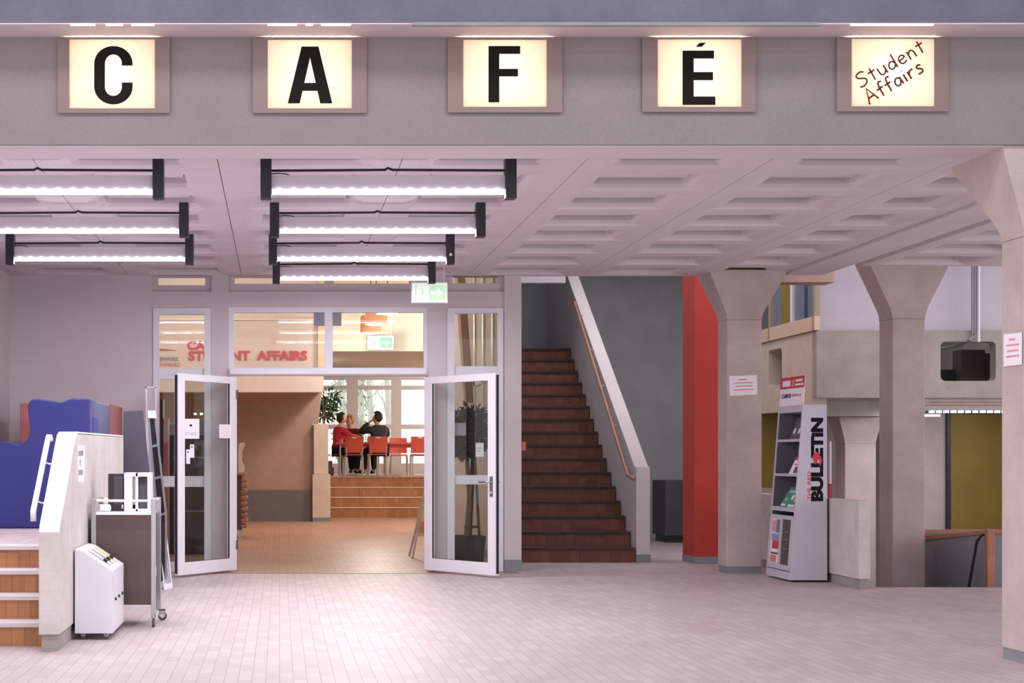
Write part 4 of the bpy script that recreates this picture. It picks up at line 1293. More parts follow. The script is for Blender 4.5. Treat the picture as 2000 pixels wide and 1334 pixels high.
def person(loc, rz, label, shirt, hair, arms, head_yaw=0., lean=0., S=1.08):
    """seated figure facing local +Y; arms: for each side [elbow, wrist, hand direction]"""
    rot = Matrix.Rotation(head_yaw, 3, 'Z')
    V = {}
    vs, es = [], []
    def add(key, p, r, r2=None, link=None, scale=1.):
        V[key] = len(vs); vs.append((Vector(p) * S, r * S, (r2 or r) * S))
        if link is not None: es.append((V[link], V[key]))
    ln = lambda x, y, z: (x, y + lean * max(0, z - .5), z)
    add('pelvis', (0, 0, .56), .16, .12)
    add('waist', ln(0, .0, .74), .135, .105, 'pelvis')
    add('chest', ln(0, .0, .93), .16, .115, 'waist')
    add('collar', ln(0, .0, 1.04), .1, .09, 'chest')
    add('neck', ln(0, .015, 1.10), .062, .064, 'collar')
    hc = Vector(ln(0, .03, 1.155))
    H = lambda x, y, z: tuple(hc + rot @ Vector((x, y, z)))
    add('jaw', H(0, .02, .0), .062, .07, 'neck')
    add('face', H(0, .01, .065), .076, .092, 'jaw')
    add('brow', H(0, -.005, .13), .078, .096, 'face')
    add('crown', H(0, -.01, .185), .05, .06, 'brow')
    add('nose', H(0, .108, .055), .012, .012, 'face')
    for s in (-1, 1): add('ear%d' % s, H(s * .085, -.01, .06), .013, .02, 'face')
    for s in (-1, 1):
        el, wr, hd = arms[0 if s < 0 else 1]
        add('sh%d' % s, ln(s * .19, -.005, .995), .078, .07, 'chest')
        add('el%d' % s, el, .045, .045, 'sh%d' % s)
        add('wr%d' % s, wr, .03, .028, 'el%d' % s)
        hd = Vector(hd).normalized(); w = Vector(wr)
        pm = w + hd * .055
        add('pm%d' % s, pm, .034, .02, 'wr%d' % s)
        side = hd.cross(Vector((0, 0, 1))); side = side.normalized() if side.length > .1 else Vector((1, 0, 0))
        cu = side.cross(hd)
        for k, (off, L) in enumerate(((-.03, .06), (-.01, .075), (.01, .07), (.03, .055))):
            a = pm + hd * .03 + side * off
            add('f%d_%d' % (s, k), a, .011, .011, 'pm%d' % s)
            add('g%d_%d' % (s, k), a + hd * L * .6 - cu * .012, .009, .009, 'f%d_%d' % (s, k))
            add('h%d_%d' % (s, k), a + hd * L * .9 - cu * .035, .008, .008, 'g%d_%d' % (s, k))
        add('t%d' % s, w + hd * .04 + side * .045 * s, .012, .012, 'pm%d' % s)
        add('u%d' % s, w + hd * .075 + side * .06 * s - cu * .01, .01, .01, 't%d' % s)
    for s in (-1, 1):
        add('hip%d' % s, (s * .09, .07, .545), .095, .085, 'pelvis')
        add('kn%d' % s, (s * .11, .44, .53), .062, .064, 'hip%d' % s)
        add('ca%d' % s, (s * .115, .44, .34), .056, .056, 'kn%d' % s)
        add('an%d' % s, (s * .12, .42, .1), .036, .038, 'ca%d' % s)
        add('to%d' % s, (s * .125, .56, .045), .036, .03, 'an%d' % s)
    a, f = skin_mesh(vs, es, 1)
    t = MB().add(a, f).build('person', M['skin'], None, 0, True)
    ORG[t.name] = Vector((0, 0, 0))
    def cloth(keys, grow, name, mat):
        idx = {k: i for i, k in enumerate(keys)}
        cv = [(vs[V[k]][0], vs[V[k]][1] + grow, vs[V[k]][2] + grow) for k in keys]
        ce_ = [(idx[ka], idx[kb]) for ka in keys for kb in keys if (V[ka], V[kb]) in es]
        aa, ff = skin_mesh(cv, ce_, 1)
        return MB().add(aa, ff).build(name, mat, t, 0, True)
    cloth(['chest', 'waist', 'pelvis', 'collar', 'sh-1', 'el-1', 'wr-1', 'sh1', 'el1', 'wr1'], .03, 'shirt' if shirt != 'jacket' else 'jacket', M[shirt])
    cloth(['pelvis', 'hip-1', 'kn-1', 'ca-1', 'an-1', 'hip1', 'kn1', 'ca1', 'an1'], .02, 'trousers', M['trousers'])
    for s in (-1, 1): cloth(['an%d' % s, 'to%d' % s], .012, 'shoe', M['black'])
    # hair: a cap over the skull leaving the face free
    hb = bmesh.new()
    bmesh.ops.create_uvsphere(hb, u_segments=20, v_segments=14, radius=1)
    bmesh.ops.delete(hb, geom=[v for v in hb.verts if v.co.y > .45 and v.co.z < .52 or v.co.z < -.93 or (v.co.z < -.5 and v.co.y > 0)], context='VERTS')
    for v in hb.verts:
        w = 1 + .05 * math.sin(9 * v.co.x + 4 * v.co.z) + .04 * math.sin(13 * v.co.y)
        v.co = Vector(H(v.co.x * .093 * w, v.co.y * .112 * w - .012, v.co.z * .128 * w + .1)) * S
    hm = bpy.data.meshes.new('hair'); hb.to_mesh(hm); hb.free()
    for p in hm.polygons: p.use_smooth = True
    ho = put(hm, 'hair', M[hair], t)
    sd = ho.modifiers.new('thick', 'SOLIDIFY'); sd.thickness = .012
    ey = MB()
    for s in (-1, 1): ey.lathe([(.001, -.009), (.011, -.004), (.011, .004), (.001, .009)], Vector(H(s * .032, .096, .085)) * S, 8)
    ey.build('eyes', M['hair_dark'], t)
    m_ = MB().tube([Vector(H(-.024, .092, .012)) * S, Vector(H(0, .1, .01)) * S, Vector(H(.024, .092, .012)) * S], .005 * S, 6)
    m_.build('mouth', M['pinkprint'], t)
    t.location = loc; t.rotation_euler = (0, 0, rz)
    return tag(t, label, 'person')


desk = [[(-.27, .20, .84), (-.20, .43, .83), (.6, 1, 0)], [(.27, .20, .84), (.20, .43, .83), (-.6, 1, 0)]]
person((X(659, 44.1), 44.1, PZ), R(-70), 'dark haired person in a bright red shirt sitting at the left table end', 'shirt_red', 'hair_dark', desk, R(-15), .12, 1.12)
person((X(684, 45.3), 45.3, PZ), R(165), 'fair haired person in a maroon top across the table from the red shirt', 'shirt_maroon', 'hair_fair', desk, R(-30), .05, 1.10)
chin = [[(-.34, .26, .92), (-.13, .22, 1.13), (.6, -.1, .5)], [(.30, .16, .86), (.12, .40, .84), (-.8, .7, 0)]]
person((X(741, CY + .03), CY + .05, PZ), R(28), 'person in a dark jacket resting chin on one hand, seen from behind', 'jacket', 'hair_dark', chin, R(38), .10, 1.12)
o = bx('bag', M['shirt_maroon'], (X(643, 42.6), X(652, 42.6), 42.5, 42.75, PZ, PZ + .2), None, .03)
rebase(o, (X(647.5, 42.6), 42.6, PZ)); tag(o, 'small dark red bag on the platform by the pier', 'bag')

# trees outside the cafe windows
def tree(px, Y, h, label, ivy):
    rnd = random.Random(px)
    x = X(px, Y)
    t = thing('tree', (x, Y, -.2), label, 'tree', 'bare trees outside the cafe windows')
    MB().tube([(x, Y, -.2), (x + .05, Y, h * .4), (x - .08, Y, h * .7), (x + .1, Y, h)], [.13, .11, .08, .03], 10).build('trunk', M['palebark'], t)
    b = MB()
    for k in range(8):
        z = h * (.35 + .07 * k); a = rnd.uniform(-1, 1)
        b.tube([(x, Y, z), (x + a * .7, Y + rnd.uniform(-.3, .3), z + .7), (x + a * 1.3, Y, z + 1.7)], [.035, .022, .01], 6)
    b.build('branches', M['palebark'], t)
    if ivy:
        m = MB()
        for k in range(12): leaf_cluster(m, Vector((x, Y, .5 + k * h * .065)), .3, 26, .2, rnd)
        m.build('ivy', M['ivy'], t)


tree(667, 58, 7, 'ivy covered trunk outside the leftmost cafe window', True)
tree(703, 62, 7, 'ivy covered trunk outside the middle cafe window, at its left edge', True)
tree(722, 64, 7, 'bare trunk near the centre of the middle cafe window', False)
tree(757, 60, 7, 'bare forked trunk at the right edge of the middle cafe window', False)
struct(bx('floor_outside', plain('grass', (120, 128, 96), .9, var=.2), (-14, 20, 48.3, 90, -.3, -.2)))

# ------------------------------------------------------------------ the long staircase
S0, SR, SG = 21.5, .179, .32
stc = thing('staircase', (3.4, S0, 0), 'long reddish brown wooden staircase rising beside the cafe wall', 'stairs')
XA, XB = 2.705, 4.265
for k in range(16):
    yk = S0 + SG * k
    bx('riser', M['stairwood'], (XA, XB, yk, yk + SG + .02, SR * k, SR * (k + 1) - .035), stc)
    bx('tread', M['stairtread'], (XA, XB, yk - .025, yk + SG, SR * (k + 1) - .035, SR * (k + 1)), stc, .004)
struct(bx('floor_upper', M['stairtread'], (XA, XB, S0 + SG * 16, 29.5, SR * 16 - .2, SR * 16 - .001)))
sp_ = thing('stair_parapet', (4.36, S0, 0), 'pale grey sloping stair parapet with a vertical end post', 'parapet')
z0_ = Z(912, S0)
MB().prism([(S0, .09), (S0, z0_), (S0 + .12, z0_ + .01), (28.55, z0_ + .55 * (28.55 - S0)), (28.55, .09)], 4.28, 4.447, 'X').build('wall_body', M['wall'], sp_, .008)
bx('skirting', M['greytrim'], (4.275, 4.452, S0 - .006, 28.55, 0, .09), sp_)
hr2 = thing('stair_handrail', (4.2, 22, .9), 'thin brown handrail running up the inside of the stair parapet', 'handrail')
pa = [on_x(4.2, 1231, 936), on_x(4.2, 1226, 928), on_x(4.2, 1122, 590)]
pa[0].x = 4.25
MB().tube(pa, .02, 10).build('rail', M['woodrail'], hr2)
for k in range(5):
    p = pa[1].lerp(pa[2], .06 + .22 * k)
    MB().tube([p, p + Vector((.0, 0, -.06)), (4.28, p.y, p.z - .06)], .008, 6).build('bracket', M['steel'], hr2)
struct(bx('wall_stair_left', M['stairwall'], (2.685, 2.7, T, 29.5, 0, 4.7)))
struct(bx('wall_stair_back', M['stairwall'], (2.62, HX1 + 2.5, 28.6, 28.8, 0, 4.7)))
lb2 = thing('stair_lamp', (3.7, 25.2, 3.7), 'pale box lamp with a bright end over the stair top', 'lamp')
bx('housing', M['reflector'], (X(1012, 25.2), X(1105, 25.2), 25.2, 25.5, Z(553, 25.2), Z(538, 25.2)), lb2, .01)
bx('lit_panel', M['exit'], (X(1063, 25.3), X(1090, 25.3), 25.25, 25.45, Z(538, 25.2), Z(530, 25.2)), lb2)
bx('rod', M['steel'], (X(1030, 25.3), X(1033, 25.3), 25.33, 25.35, Z(538, 25.3), 4.7), lb2)
tagp = bx('wall_switch', M['orange'], (X(1020, 21.3), X(1027, 21.3), 21.3, 21.42, Z(880, 21.3), Z(863, 21.3)))
rebase(tagp, (X(1023, 21.3), 21.36, Z(880, 21.3))); tag(tagp, 'small orange tab at the left edge of the staircase', 'tab')
# dark cabinet beyond the stairs, red pier
dk = thing('dark_cabinet', (6.2, 26.9, 0), 'dark grey box cabinet in the corner between stair and red pier', 'cabinet')
bx('case', M['darkcab'], (5.70, 6.9, 26.5, 27.4, .1, .92), dk, .015)
bx('plinth', M['black'], (5.74, 6.86, 26.55, 27.35, 0, .1), dk)
rp = thing('red_pier', (5.2, 21.5, 0), 'orange red painted pier with grey skirting left of the concrete column', 'pier')
bx('pier_body', M['redpier'], (4.91, 5.55, 21.2, 21.82, .085, 4.7), rp)
bx('skirting', M['greytrim'], (4.905, 5.555, 21.194, 21.826, 0, .085), rp)


# ------------------------------------------------------------------ concrete columns
def column(label, x0, x1, y0, y1, zb, zc, zt, top, plinth=False):
    tx0, tx1, ty0, ty1 = top
    t = thing('concrete_column', ((x0 + x1) / 2, (y0 + y1) / 2, zb), label, 'column', 'concrete columns with flared capitals')
    rect = lambda a, b, c, d, z: [(a, c, z), (b, c, z), (b, d, z), (a, d, z)]
    zp = zb + .07 if plinth else zb
    MB().loft([rect(x0, x1, y0, y1, zp), rect(x0, x1, y0, y1, zc)]).build('shaft', M['concrete'], t, .012)
    k = .14
    lerp = lambda a, b, s: a + (b - a) * s
    rings = []
    for s in (0, .08, .2, .9, 1):
        e = {0: 0, .08: .02, .2: .12, .9: .93, 1: 1}[s]
        rings.append(rect(lerp(x0, tx0, e), lerp(x1, tx1, e), lerp(y0, ty0, e), lerp(y1, ty1, e), lerp(zc, zt, s)))
    MB().loft(rings).build('capital', M['concrete'], t)
    if plinth: MB().box(x0 + .008, x1 - .008, y0 + .008, y1 - .008, zb, zp).build('plinth', M['greytrim'], t)
    return t


column('concrete column with a white notice, right of the red pier', X(1420, 19.44), X(1488, 19.44), 19.44, 19.85, 0, Z(624, 19.44), 3.29, (4.66, 5.5, 19.40, 20.0), True)
column('concrete column rising from the stairwell, right of the magazine stand', X(1743, 18.83), X(1807, 18.83), 18.83, 19.25, -2.5, Z(622, 18.83), CZ + .12, (6.17, 7.08, 18.83, 19.27))
column('concrete column nearest the camera, at the right edge of the photo', 4.512, 4.9, 10.87, 11.2, 0, Z(470, 11.1), 3.17, (4.44, 5.2, 11.0, 11.84), True)
column('short pale column under the gallery, behind the low wall', X(1650, 23), X(1711, 23), 23, 23.4, -2.5, Z(866, 23), Z(815, 23), (X(1637, 23), X(1722, 23), 22.95, 23.45))
bm_ = bx('trim_10', M['brownwall'], (5.45, X(1627, 20), 19.95, 20.3, Z(552, 20), Z(520, 20) + .05)); struct(bm_)

# notices on two columns
y_ = 19.438
lines = []
sheet('paper_notice', [(X(1425.5, y_), y_, Z(773, y_)), (X(1479.5, y_), y_, Z(770.5, y_)), (X(1478, y_), y_, Z(732.5, y_)), (X(1424, y_), y_, Z(734.5, y_))], M['paper'],
      'white notice with red print on the column beside the red pier', 'notice', None, .002,
      [('print_lines', .32, .64, .76, .83, 'pinkprint'), ('print_lines', .14, .86, .6, .66, 'pinkprint'), ('print_lines', .22, .84, .43, .49, 'pinkprint'), ('print_lines', .14, .86, .25, .31, 'pinkprint')])
cx_ = 4.505
sheet('paper_notice', [on_x(cx_, 1961, 716), on_x(cx_, 1996, 712), on_x(cx_, 1996, 649), on_x(cx_, 1961, 653)], M['paper'],
      'white notice with red print on the side of the nearest column', 'notice', None, .002,
      [('print_lines', .3, .66, .78, .84, 'pinkprint'), ('print_lines', .14, .86, .61, .67, 'pinkprint'), ('print_lines', .2, .8, .43, .49, 'pinkprint'), ('print_lines', .14, .86, .26, .32, 'pinkprint')])

# ------------------------------------------------------------------ magazine stand
ms = thing('magazine_stand', (5.33, 18.5, 0), 'grey leaning magazine stand with big black side lettering beside the low wall', 'stand')
YA, YB = 18.05, 18.93
ZT = Z(790, YA)
xf0, xf1, xr = X(1542, YA), X(1568, YA), X(1616, YA)
LE = (xf1 - xf0) / ZT                     # lean of the shelf front
xf = lambda z: xf0 + LE * z
def side(name, ya, yb):
    MB().prism([(xf(.0), .02), (xr, .02), (xr - .005, ZT), (xf(ZT), ZT)], ya, yb).build(name, M['standgrey'], ms, .003)
side('side_panel', YA, YA + .025)
side('side_panel', YB - .025, YB)
ya, yb = YA + .025, YB - .025
MB().prism([(xr - .03, .02), (xr, .02), (xr - .005, ZT), (xr - .035, ZT)], ya, yb).build('back_panel', M['standdark'], ms)
def shelfbox(name, za, zb, mat='standgrey', depth=None, front=0.0):
    MB().prism([(xf(za) + front, za), (xr - .03 if depth is None else xf(za) + depth, za), (xr - .032 if depth is None else xf(zb) + depth, zb), (xf(zb) + front, zb)], ya, yb).build(name, M[mat], ms)
zr = lambda py: Z(py, 18.5)
shelfbox('top_board', zr(806), ZT)
shelfbox('shelf', zr(863), zr(858)); shelfbox('shelf', zr(930), zr(925)); shelfbox('shelf', zr(998), zr(990))
shelfbox('base', .02, .10)
MB().prism([(xf(.1) + .012, .1), (xr - .031, .1), (xr - .035, ZT - .03), (xf(ZT - .03) + .012, ZT - .03)], yb - .003, yb).build('shade_lining', M['standdark'], ms)  # dark sheet standing in for shade inside the compartments
# lower glazed door with poster
zA, zB = .11, zr(1006)
dr = MB()
def fq(m, u0, u1, z0, z1, d0, d1):
    """slab on the leaning front: u along depth (0 near, 1 far)"""
    yy0, yy1 = ya + (yb - ya) * u0, ya + (yb - ya) * u1
    m.prism([(xf(z0) + d0, z0), (xf(z0) + d1, z0), (xf(z1) + d1, z1), (xf(z1) + d0, z1)], yy0, yy1)
fq(dr, 0, .08, zA, zB, -.006, .02); fq(dr, .92, 1, zA, zB, -.006, .02); fq(dr, .46, .54, zA, zB, -.006, .02); fq(dr, .08, .46, zA, zA + .05, -.006, .02); fq(dr, .54, .92, zA, zA + .05, -.006, .02)
fq(dr, .08, .46, zB - .04, zB, -.006, .02); fq(dr, .54, .92, zB - .04, zB, -.006, .02)
dd = dr.build('door', M['standgrey'], ms)
m = MB(); fq(m, .08, .46, zA + .05, zB - .04, .004, .012); m.build('dark_window', M['smoke'], dd)
m = MB(); fq(m, .54, .92, zA + .05, zB - .04, .004, .012); m.build('poster', M['paper'], dd)
hgt = zB - .04 - zA - .05
for nm, u0, u1, a, b, mt in (('poster_print', .56, .74, .68, .98, 'bluegrey'), ('poster_print', .76, .9, .7, .95, 'pinkprint'), ('poster_print', .56, .9, .5, .66, 'purple'), ('poster_print', .58, .86, .32, .5, 'redprint'), ('poster_print', .64, .9, .02, .18, 'orange'), ('poster_print', .56, .9, .2, .24, 'darkcab')):
    m = MB(); fq(m, u0, u1, zA + .05 + hgt * a, zA + .05 + hgt * b, .002, .004); m.build(nm, M[mt], dd)
for a in (.35, .55, .72):
    m = MB(); fq(m, .18, .36, zA + .05 + hgt * a, zA + .05 + hgt * (a + .012), .002, .004); m.build('window_sticker', M['slotgrey'], dd)
# side lettering, running upward
ys_ = YA - .0005
def up_text(body, px_l, px_r, py_top, py_bot, mat, bold, name, parent=ms, skew=0.):
    w = Z(py_top, YA) - Z(py_bot, YA)
    h = X(px_r, YA) - X(px_l, YA)
    return text_fit(body, (X(px_r, YA), ys_, Z(py_bot, YA)), UZ, Vector((-1, 0, 0)), w, h, .001, bold, skew).build(name, M[mat], parent)
up_text('BULLETiN', 1584, 1608, 816, 979, 'darkprint', .06, 'side_lettering')
up_text('THE', 1577, 1583.5, 953, 976, 'redprint', .012, 'small_lettering')
up_text('RED', 1577, 1583.5, 921, 946, 'redprint', .012, 'small_lettering')
em = MB()
eb = [(1586, 893), (1590, 886), (1594, 882), (1597, 884), (1600, 888), (1604, 893), (1606, 899), (1604, 905), (1602, 911), (1600, 906), (1601, 899), (1597, 897), (1596, 903), (1593, 908), (1590, 903), (1588, 899)]
em.prism([(X(a, YA), Z(b, YA)) for a, b in eb], YA - .003, YA - .0012)
em.build('emblem', M['redprint'], ms)
# card on top
tcx = [Vector((xf(ZT) + .035, 18.9, ZT)), Vector((xf(ZT) + .03, 18.05, ZT))]
def onp(px, py, Yk): return Vector((X(px, Yk), Yk, Z(py, Yk)))
cs = thing('display_card', (5.32, 18.5, ZT), 'red and white advertising card standing on top of the magazine stand', 'card')
cc = [onp(1522.5, 789.5, 18.85), onp(1569, 787.5, 18.1), onp(1572.5, 733, 18.1), onp(1525, 739, 18.85)]
cc[0].z = ZT; cc[1].z = ZT
nC = (cc[1] - cc[0]).cross(cc[3] - cc[0]).normalized()
def cq(m, u0, u1, v0, v1, d0, d1):
    at = lambda u, v: cc[0].lerp(cc[1], u).lerp(cc[3].lerp(cc[2], u), v)
    c = [at(u0, v0), at(u1, v0), at(u1, v1), at(u0, v1)]
    m.add([p + nC * d0 for p in c] + [p + nC * d1 for p in c], [(3, 2, 1, 0), (4, 5, 6, 7), (0, 1, 5, 4), (1, 2, 6, 5), (2, 3, 7, 6), (3, 0, 4, 7)])
m = MB(); cq(m, 0, 1, 0, 1, -.006, 0); m.build('card_body', M['paper'], cs)
m = MB(); cq(m, 0, 1, .6, 1, 0, .001); m.build('red_band', M['redprint'], cs)
m = MB(); cq(m, .10, .42, .68, .88, .001, .002); m.build('white_label', M['paper'], cs)
uC = (cc[1] - cc[0]); vC = (cc[3] - cc[0])
def card_text(body, u0, u1, v0, v1, mat, nm, bold=.02):
    text_fit(body, cc[0] + uC * u0 + vC * v0 + nC * .0005, uC, vC, uC.length * (u1 - u0), vC.length * (v1 - v0), .002, bold).build(nm, M[mat], cs)
card_text('CAMPUS', .08, .47, .27, .42, 'navy', 'blue_lettering')
card_text('delivery', .50, .90, .27, .42, 'orange', 'red_lettering', .0)
m = MB(); cq(m, .64, .92, .82, .90, .001, .002); cq(m, .62, .96, .68, .75, .001, .002); m.build('white_lines', M['paper'], cs)
m = MB(); cq(m, .48, .58, .66, .9, .001, .002); m.build('figure', M['orange'], cs)


def booklet(name, base_y0, base_y1, zbase, h, depth0, mat, label, cat, marks=(), group=None, lean=.08):
    """leaning against the back of a cubby, facing the shelf front"""
    x0 = xf(zbase) + depth0
    t = thing(name, (x0, (base_y0 + base_y1) / 2, zbase), label, cat, group)
    MB().prism([(x0, zbase), (x0 + .012, zbase), (x0 + .012 + lean, zbase + h), (x0 + lean, zbase + h)], base_y0, base_y1).build('cover', mat, t)
    for nm, u0, u1, v0, v1, mt in marks:
        a0 = base_y1 - (base_y1 - base_y0) * u0; a1 = base_y1 - (base_y1 - base_y0) * u1
        MB().prism([(x0 + lean * v0 - .002, zbase + h * v0), (x0 + lean * v0, zbase + h * v0), (x0 + lean * v1, zbase + h * v1), (x0 + lean * v1 - .002, zbase + h * v1)], min(a0, a1), max(a0, a1)).build(nm, M[mt], t)


zs1, zs2, zs3 = zr(858) + .001, zr(925) + .001, zr(990) + .001
booklet('magazine', 18.10, 18.50, zs1, .22, .02, M['darkcab'], 'dark photo magazine in the top compartment of the stand', 'magazine',
        (('cover_print', .15, .28, .25, .5, 'paper'), ('cover_print', .55, .68, .25, .5, 'paper'), ('cover_print', .6, .85, .7, .95, 'purple'), ('cover_print', .3, .5, .1, .8, 'standdark')))
booklet('magazine', 18.12, 18.42, zs2, .17, .015, M['paper'], 'white booklet with a red corner in the middle compartment', 'magazine',
        (('corner_print', .0, .3, .82, 1., 'redprint'), ('cover_print', .45, .95, .05, .42, 'darkcab'), ('cover_print', .2, .7, .5, .6, 'pinkprint')))
booklet('magazine', 18.085, 18.64, zs3, .20, .006, M['green'], 'green covered magazine in the lowest open compartment', 'magazine',
        (('cover_print', .15, .6, .72, .85, 'bluepatch' if False else 'standgrey'), ('cover_print', .45, .58, .4, .62, 'paper'), ('cover_print', .1, .24, .3, .45, 'pinkprint'), ('cover_print', .05, .3, .06, .16, 'paper'), ('cover_print', .62, .8, .3, .45, 'orange'), ('cover_print', .5, .9, .03, .14, 'paper')), None, .12)

# ------------------------------------------------------------------ low wall, pole, stair guard
lw = thing('low_wall', (5.6, 17.6, 0), 'waist high raw concrete wall block beside the magazine stand', 'wall')
MB().box(5.545, 5.66, 17.16, 20.9, .09, .845).build('wall_body', M['board_concrete'], lw, .01)
MB().box(5.565, 5.645, 17.18, 20.88, 0, .09).build('plinth', M['darkconc'], lw)
po = thing('pole', (5.6, 18.23, .845), 'thin white pole with a red foot standing on the low wall', 'pole')
xq = X(1625, 20.5)
bx('shaft', M['paper'], (5.592, 5.612, 18.22, 18.24, .99, 1.42), po)
bx('foot', M['redprint'], (5.588, 5.616, 18.215, 18.245, .846, .99), po)

sg = thing('stair_guard', (6.97, 17.65, -.4), 'grey stair guard panel with a wooden rail and end post', 'railing')
bx('post', M['woodrail'], (X(1925.5, 17.6), X(1940, 17.6), 17.56, 17.64, -2.5, Z(1033, 17.6)), sg, .01)
gxr = X(1930, 17.62)
MB().prism([(17.64, Z(1043, 17.62)), (19.4, Z(1056, 19.4)), (19.4, -1.6), (17.64, -1.6)], gxr, gxr + .04, 'X').build('panel', M['greyframe'], sg)
MB().prism([(17.6, Z(1043, 17.62)), (19.4, Z(1056, 19.4)), (19.4, Z(1047, 19.4)), (17.6, Z(1035, 17.62))], gxr - .02, gxr + .05, 'X').build('rail', M['woodrail'], sg, .006)
MB().tube([(gxr - .01, 17.66, .50), (gxr - .05, 17.66, .49), (gxr - .08, 17.7, .43), (gxr - .1, 17.86, -.05), (gxr - .1, 18.3, -1.3)], .014, 10).build('handrail', M['black'], sg)
sg2 = thing('rear_guard', (8.0, 19.7, -.4), 'grey guard panel with a wooden cap behind the stair post', 'railing')
bx('panel', M['greyframe'], (gxr - .3, 9.55, 19.7, 19.75, -2.5, .42), sg2)
bx('cap', M['woodrail'], (gxr - .3, 9.55, 19.67, 19.78, .42, .465), sg2)

# ------------------------------------------------------------------ gallery at the right
GY = 22.0
gz = lambda py: Z(py, GY)
gx0 = X(1595, GY)
gw = thing('gallery_parapet', (8.0, GY, gz(777)), 'concrete gallery parapet with a rounded opening behind the stairwell column', 'parapet')


def rounded(x0, x1, z0, z1, r, n=5):
    pts = []
    for cx, cz, a0 in ((x1 - r, z1 - r, 0), (x0 + r, z1 - r, 90), (x0 + r, z0 + r, 180), (x1 - r, z0 + r, 270)):
        for i in range(n + 1): pts.append((cx + r * math.cos(R(a0 + 90 * i / n)), cz + r * math.sin(R(a0 + 90 * i / n))))
    return pts


def wall_hole(m, o, u, nrm, W_, z0, z1, hole, th, r=.06):
    """flat wall of thickness th along u (from o), rounded opening hole=(u0,u1,z0,z1)"""
    pts = rounded(*hole, r)
    n = len(pts) // 4
    cor = [(W_, z1), (0, z1), (0, z0), (W_, z0)]
    mk = lambda p, t: Vector(o) + Vector(u) * p[0] + Vector((0, 0, p[1])) + Vector(nrm) * t
    for t, flip in ((0, 0), (th, 1)):
        vs = [mk(p, t) for p in pts] + [mk(p, t) for p in cor]
        N = len(pts); fs = []
        for c in range(4):
            for i in range(n - 1): fs.append((N + c, c * n + i, c * n + i + 1))
            fs.append((N + c, c * n + n - 1, ((c + 1) % 4) * n, N + (c + 1) % 4))
        m.add(vs, fs)
    N = len(pts)
    m.add([mk(p, 0) for p in pts] + [mk(p, th) for p in pts], [(i, (i + 1) % N, N + (i + 1) % N, N + i) for i in range(N)])
    m.add([mk(p, 0) for p in cor] + [mk(p, th) for p in cor], [(i, (i + 1) % 4, 4 + (i + 1) % 4, 4 + i) for i in range(4)])


gm = MB()
z0g, z1g = gz(777), gz(645.5)
wall_hole(gm, (gx0, GY, 0), (1, 0, 0), (0, 1, 0), 9.58 - gx0, z0g, z1g, (X(1837, GY) - gx0, X(1945, GY) - gx0, gz(744), gz(667)), .18)
gm.build('front_wall', M['darkconc'], gw)
gl = MB()
wall_hole(gl, (gx0, GY + .18, 0), (0, 1, 0), (1, 0, 0), 3.6, 1.86, z1g, (1.35, 1.98, 2.2, 2.70), .18)
gl.build('side_wall', M['pier'], gw)
bx('opening_back', M['bluegrey'], (gx0 + .165, gx0 + .18, GY + .18 + 1.33, GY + .18 + 2.0, 2.18, 2.72), gw)  # backing panel added to give the opening its blue-grey interior tone
bx('slab', M['darkconc'], (gx0 + .03, 9.58, GY + .185, 25.8, z0g - .02, z0g + .1), gw)
bx('marks', M['greytrim'], (X(1850, GY), X(1853, GY), GY - .002, GY, gz(760), gz(754)), gw)
struct(bx('wall_gallery', M['lilac'], (gx0 + .05, 9.59, GY + .2, GY + .4, gz(646), 4.7)))
struct(bx('wall_far_right', M['darkconc'], (9.6, 9.8, 21.8, 28.6, -2.5, 4.7)))
struct(bx('trim_11', M['darkconc'], (gx0 + .01, X(1730, 22.6), 22.3, 23.45, Z(815, 22.9), z0g - .02)))
struct(bx('wall_lower', M['concrete'], (gx0 + .3, 9.6, 25.0, 25.2, -2.5, z0g - .03)))
hb = thing('duct_boxes', (8.4, 22.9, z0g + .1), 'brown boxes and duct seen inside the rounded gallery opening', 'box')
bx('large_box', M['laminate'], (X(1872, 22.9), X(1918, 22.9), 22.8, 23.1, z0g + .1, Z(684, 22.9)), hb)
bx('side_box', M['darkcab'], (X(1925, 22.9), X(1950, 22.9), 22.9, 23.2, z0g + .1, Z(690, 22.9)), hb)
bx('dark_box', M['black'], (X(1836, 23), X(1868, 23), 23.0, 23.3, z0g + .1, Z(722, 23)), hb)
gp2 = thing('pipe_run', (8.5, 21.9, gz(660)), 'vertical grey pipes running down the gallery wall', 'pipes')
for k, (a, pb) in enumerate(((1899, 652), (1903.5, 652), (1908, 652), (1912, 668))):
    MB().tube([(X(a, 21.93), 21.93, Z(pb, 21.93)), (X(a, 21.93), 21.93, 4.7)], .013, 8).build('pipe', M['greyframe'] if k < 3 else M['white'], gp2)
MB().tube([(X(1905, 21.95), 21.95, gz(655)), (X(1895, 21.95), 21.96, gz(664)), (X(1880, 22.2), 22.3, gz(672)), (X(1850, 22.3), 22.5, gz(676))], .02, 8).build('hose', M['greytrim'], gp2)
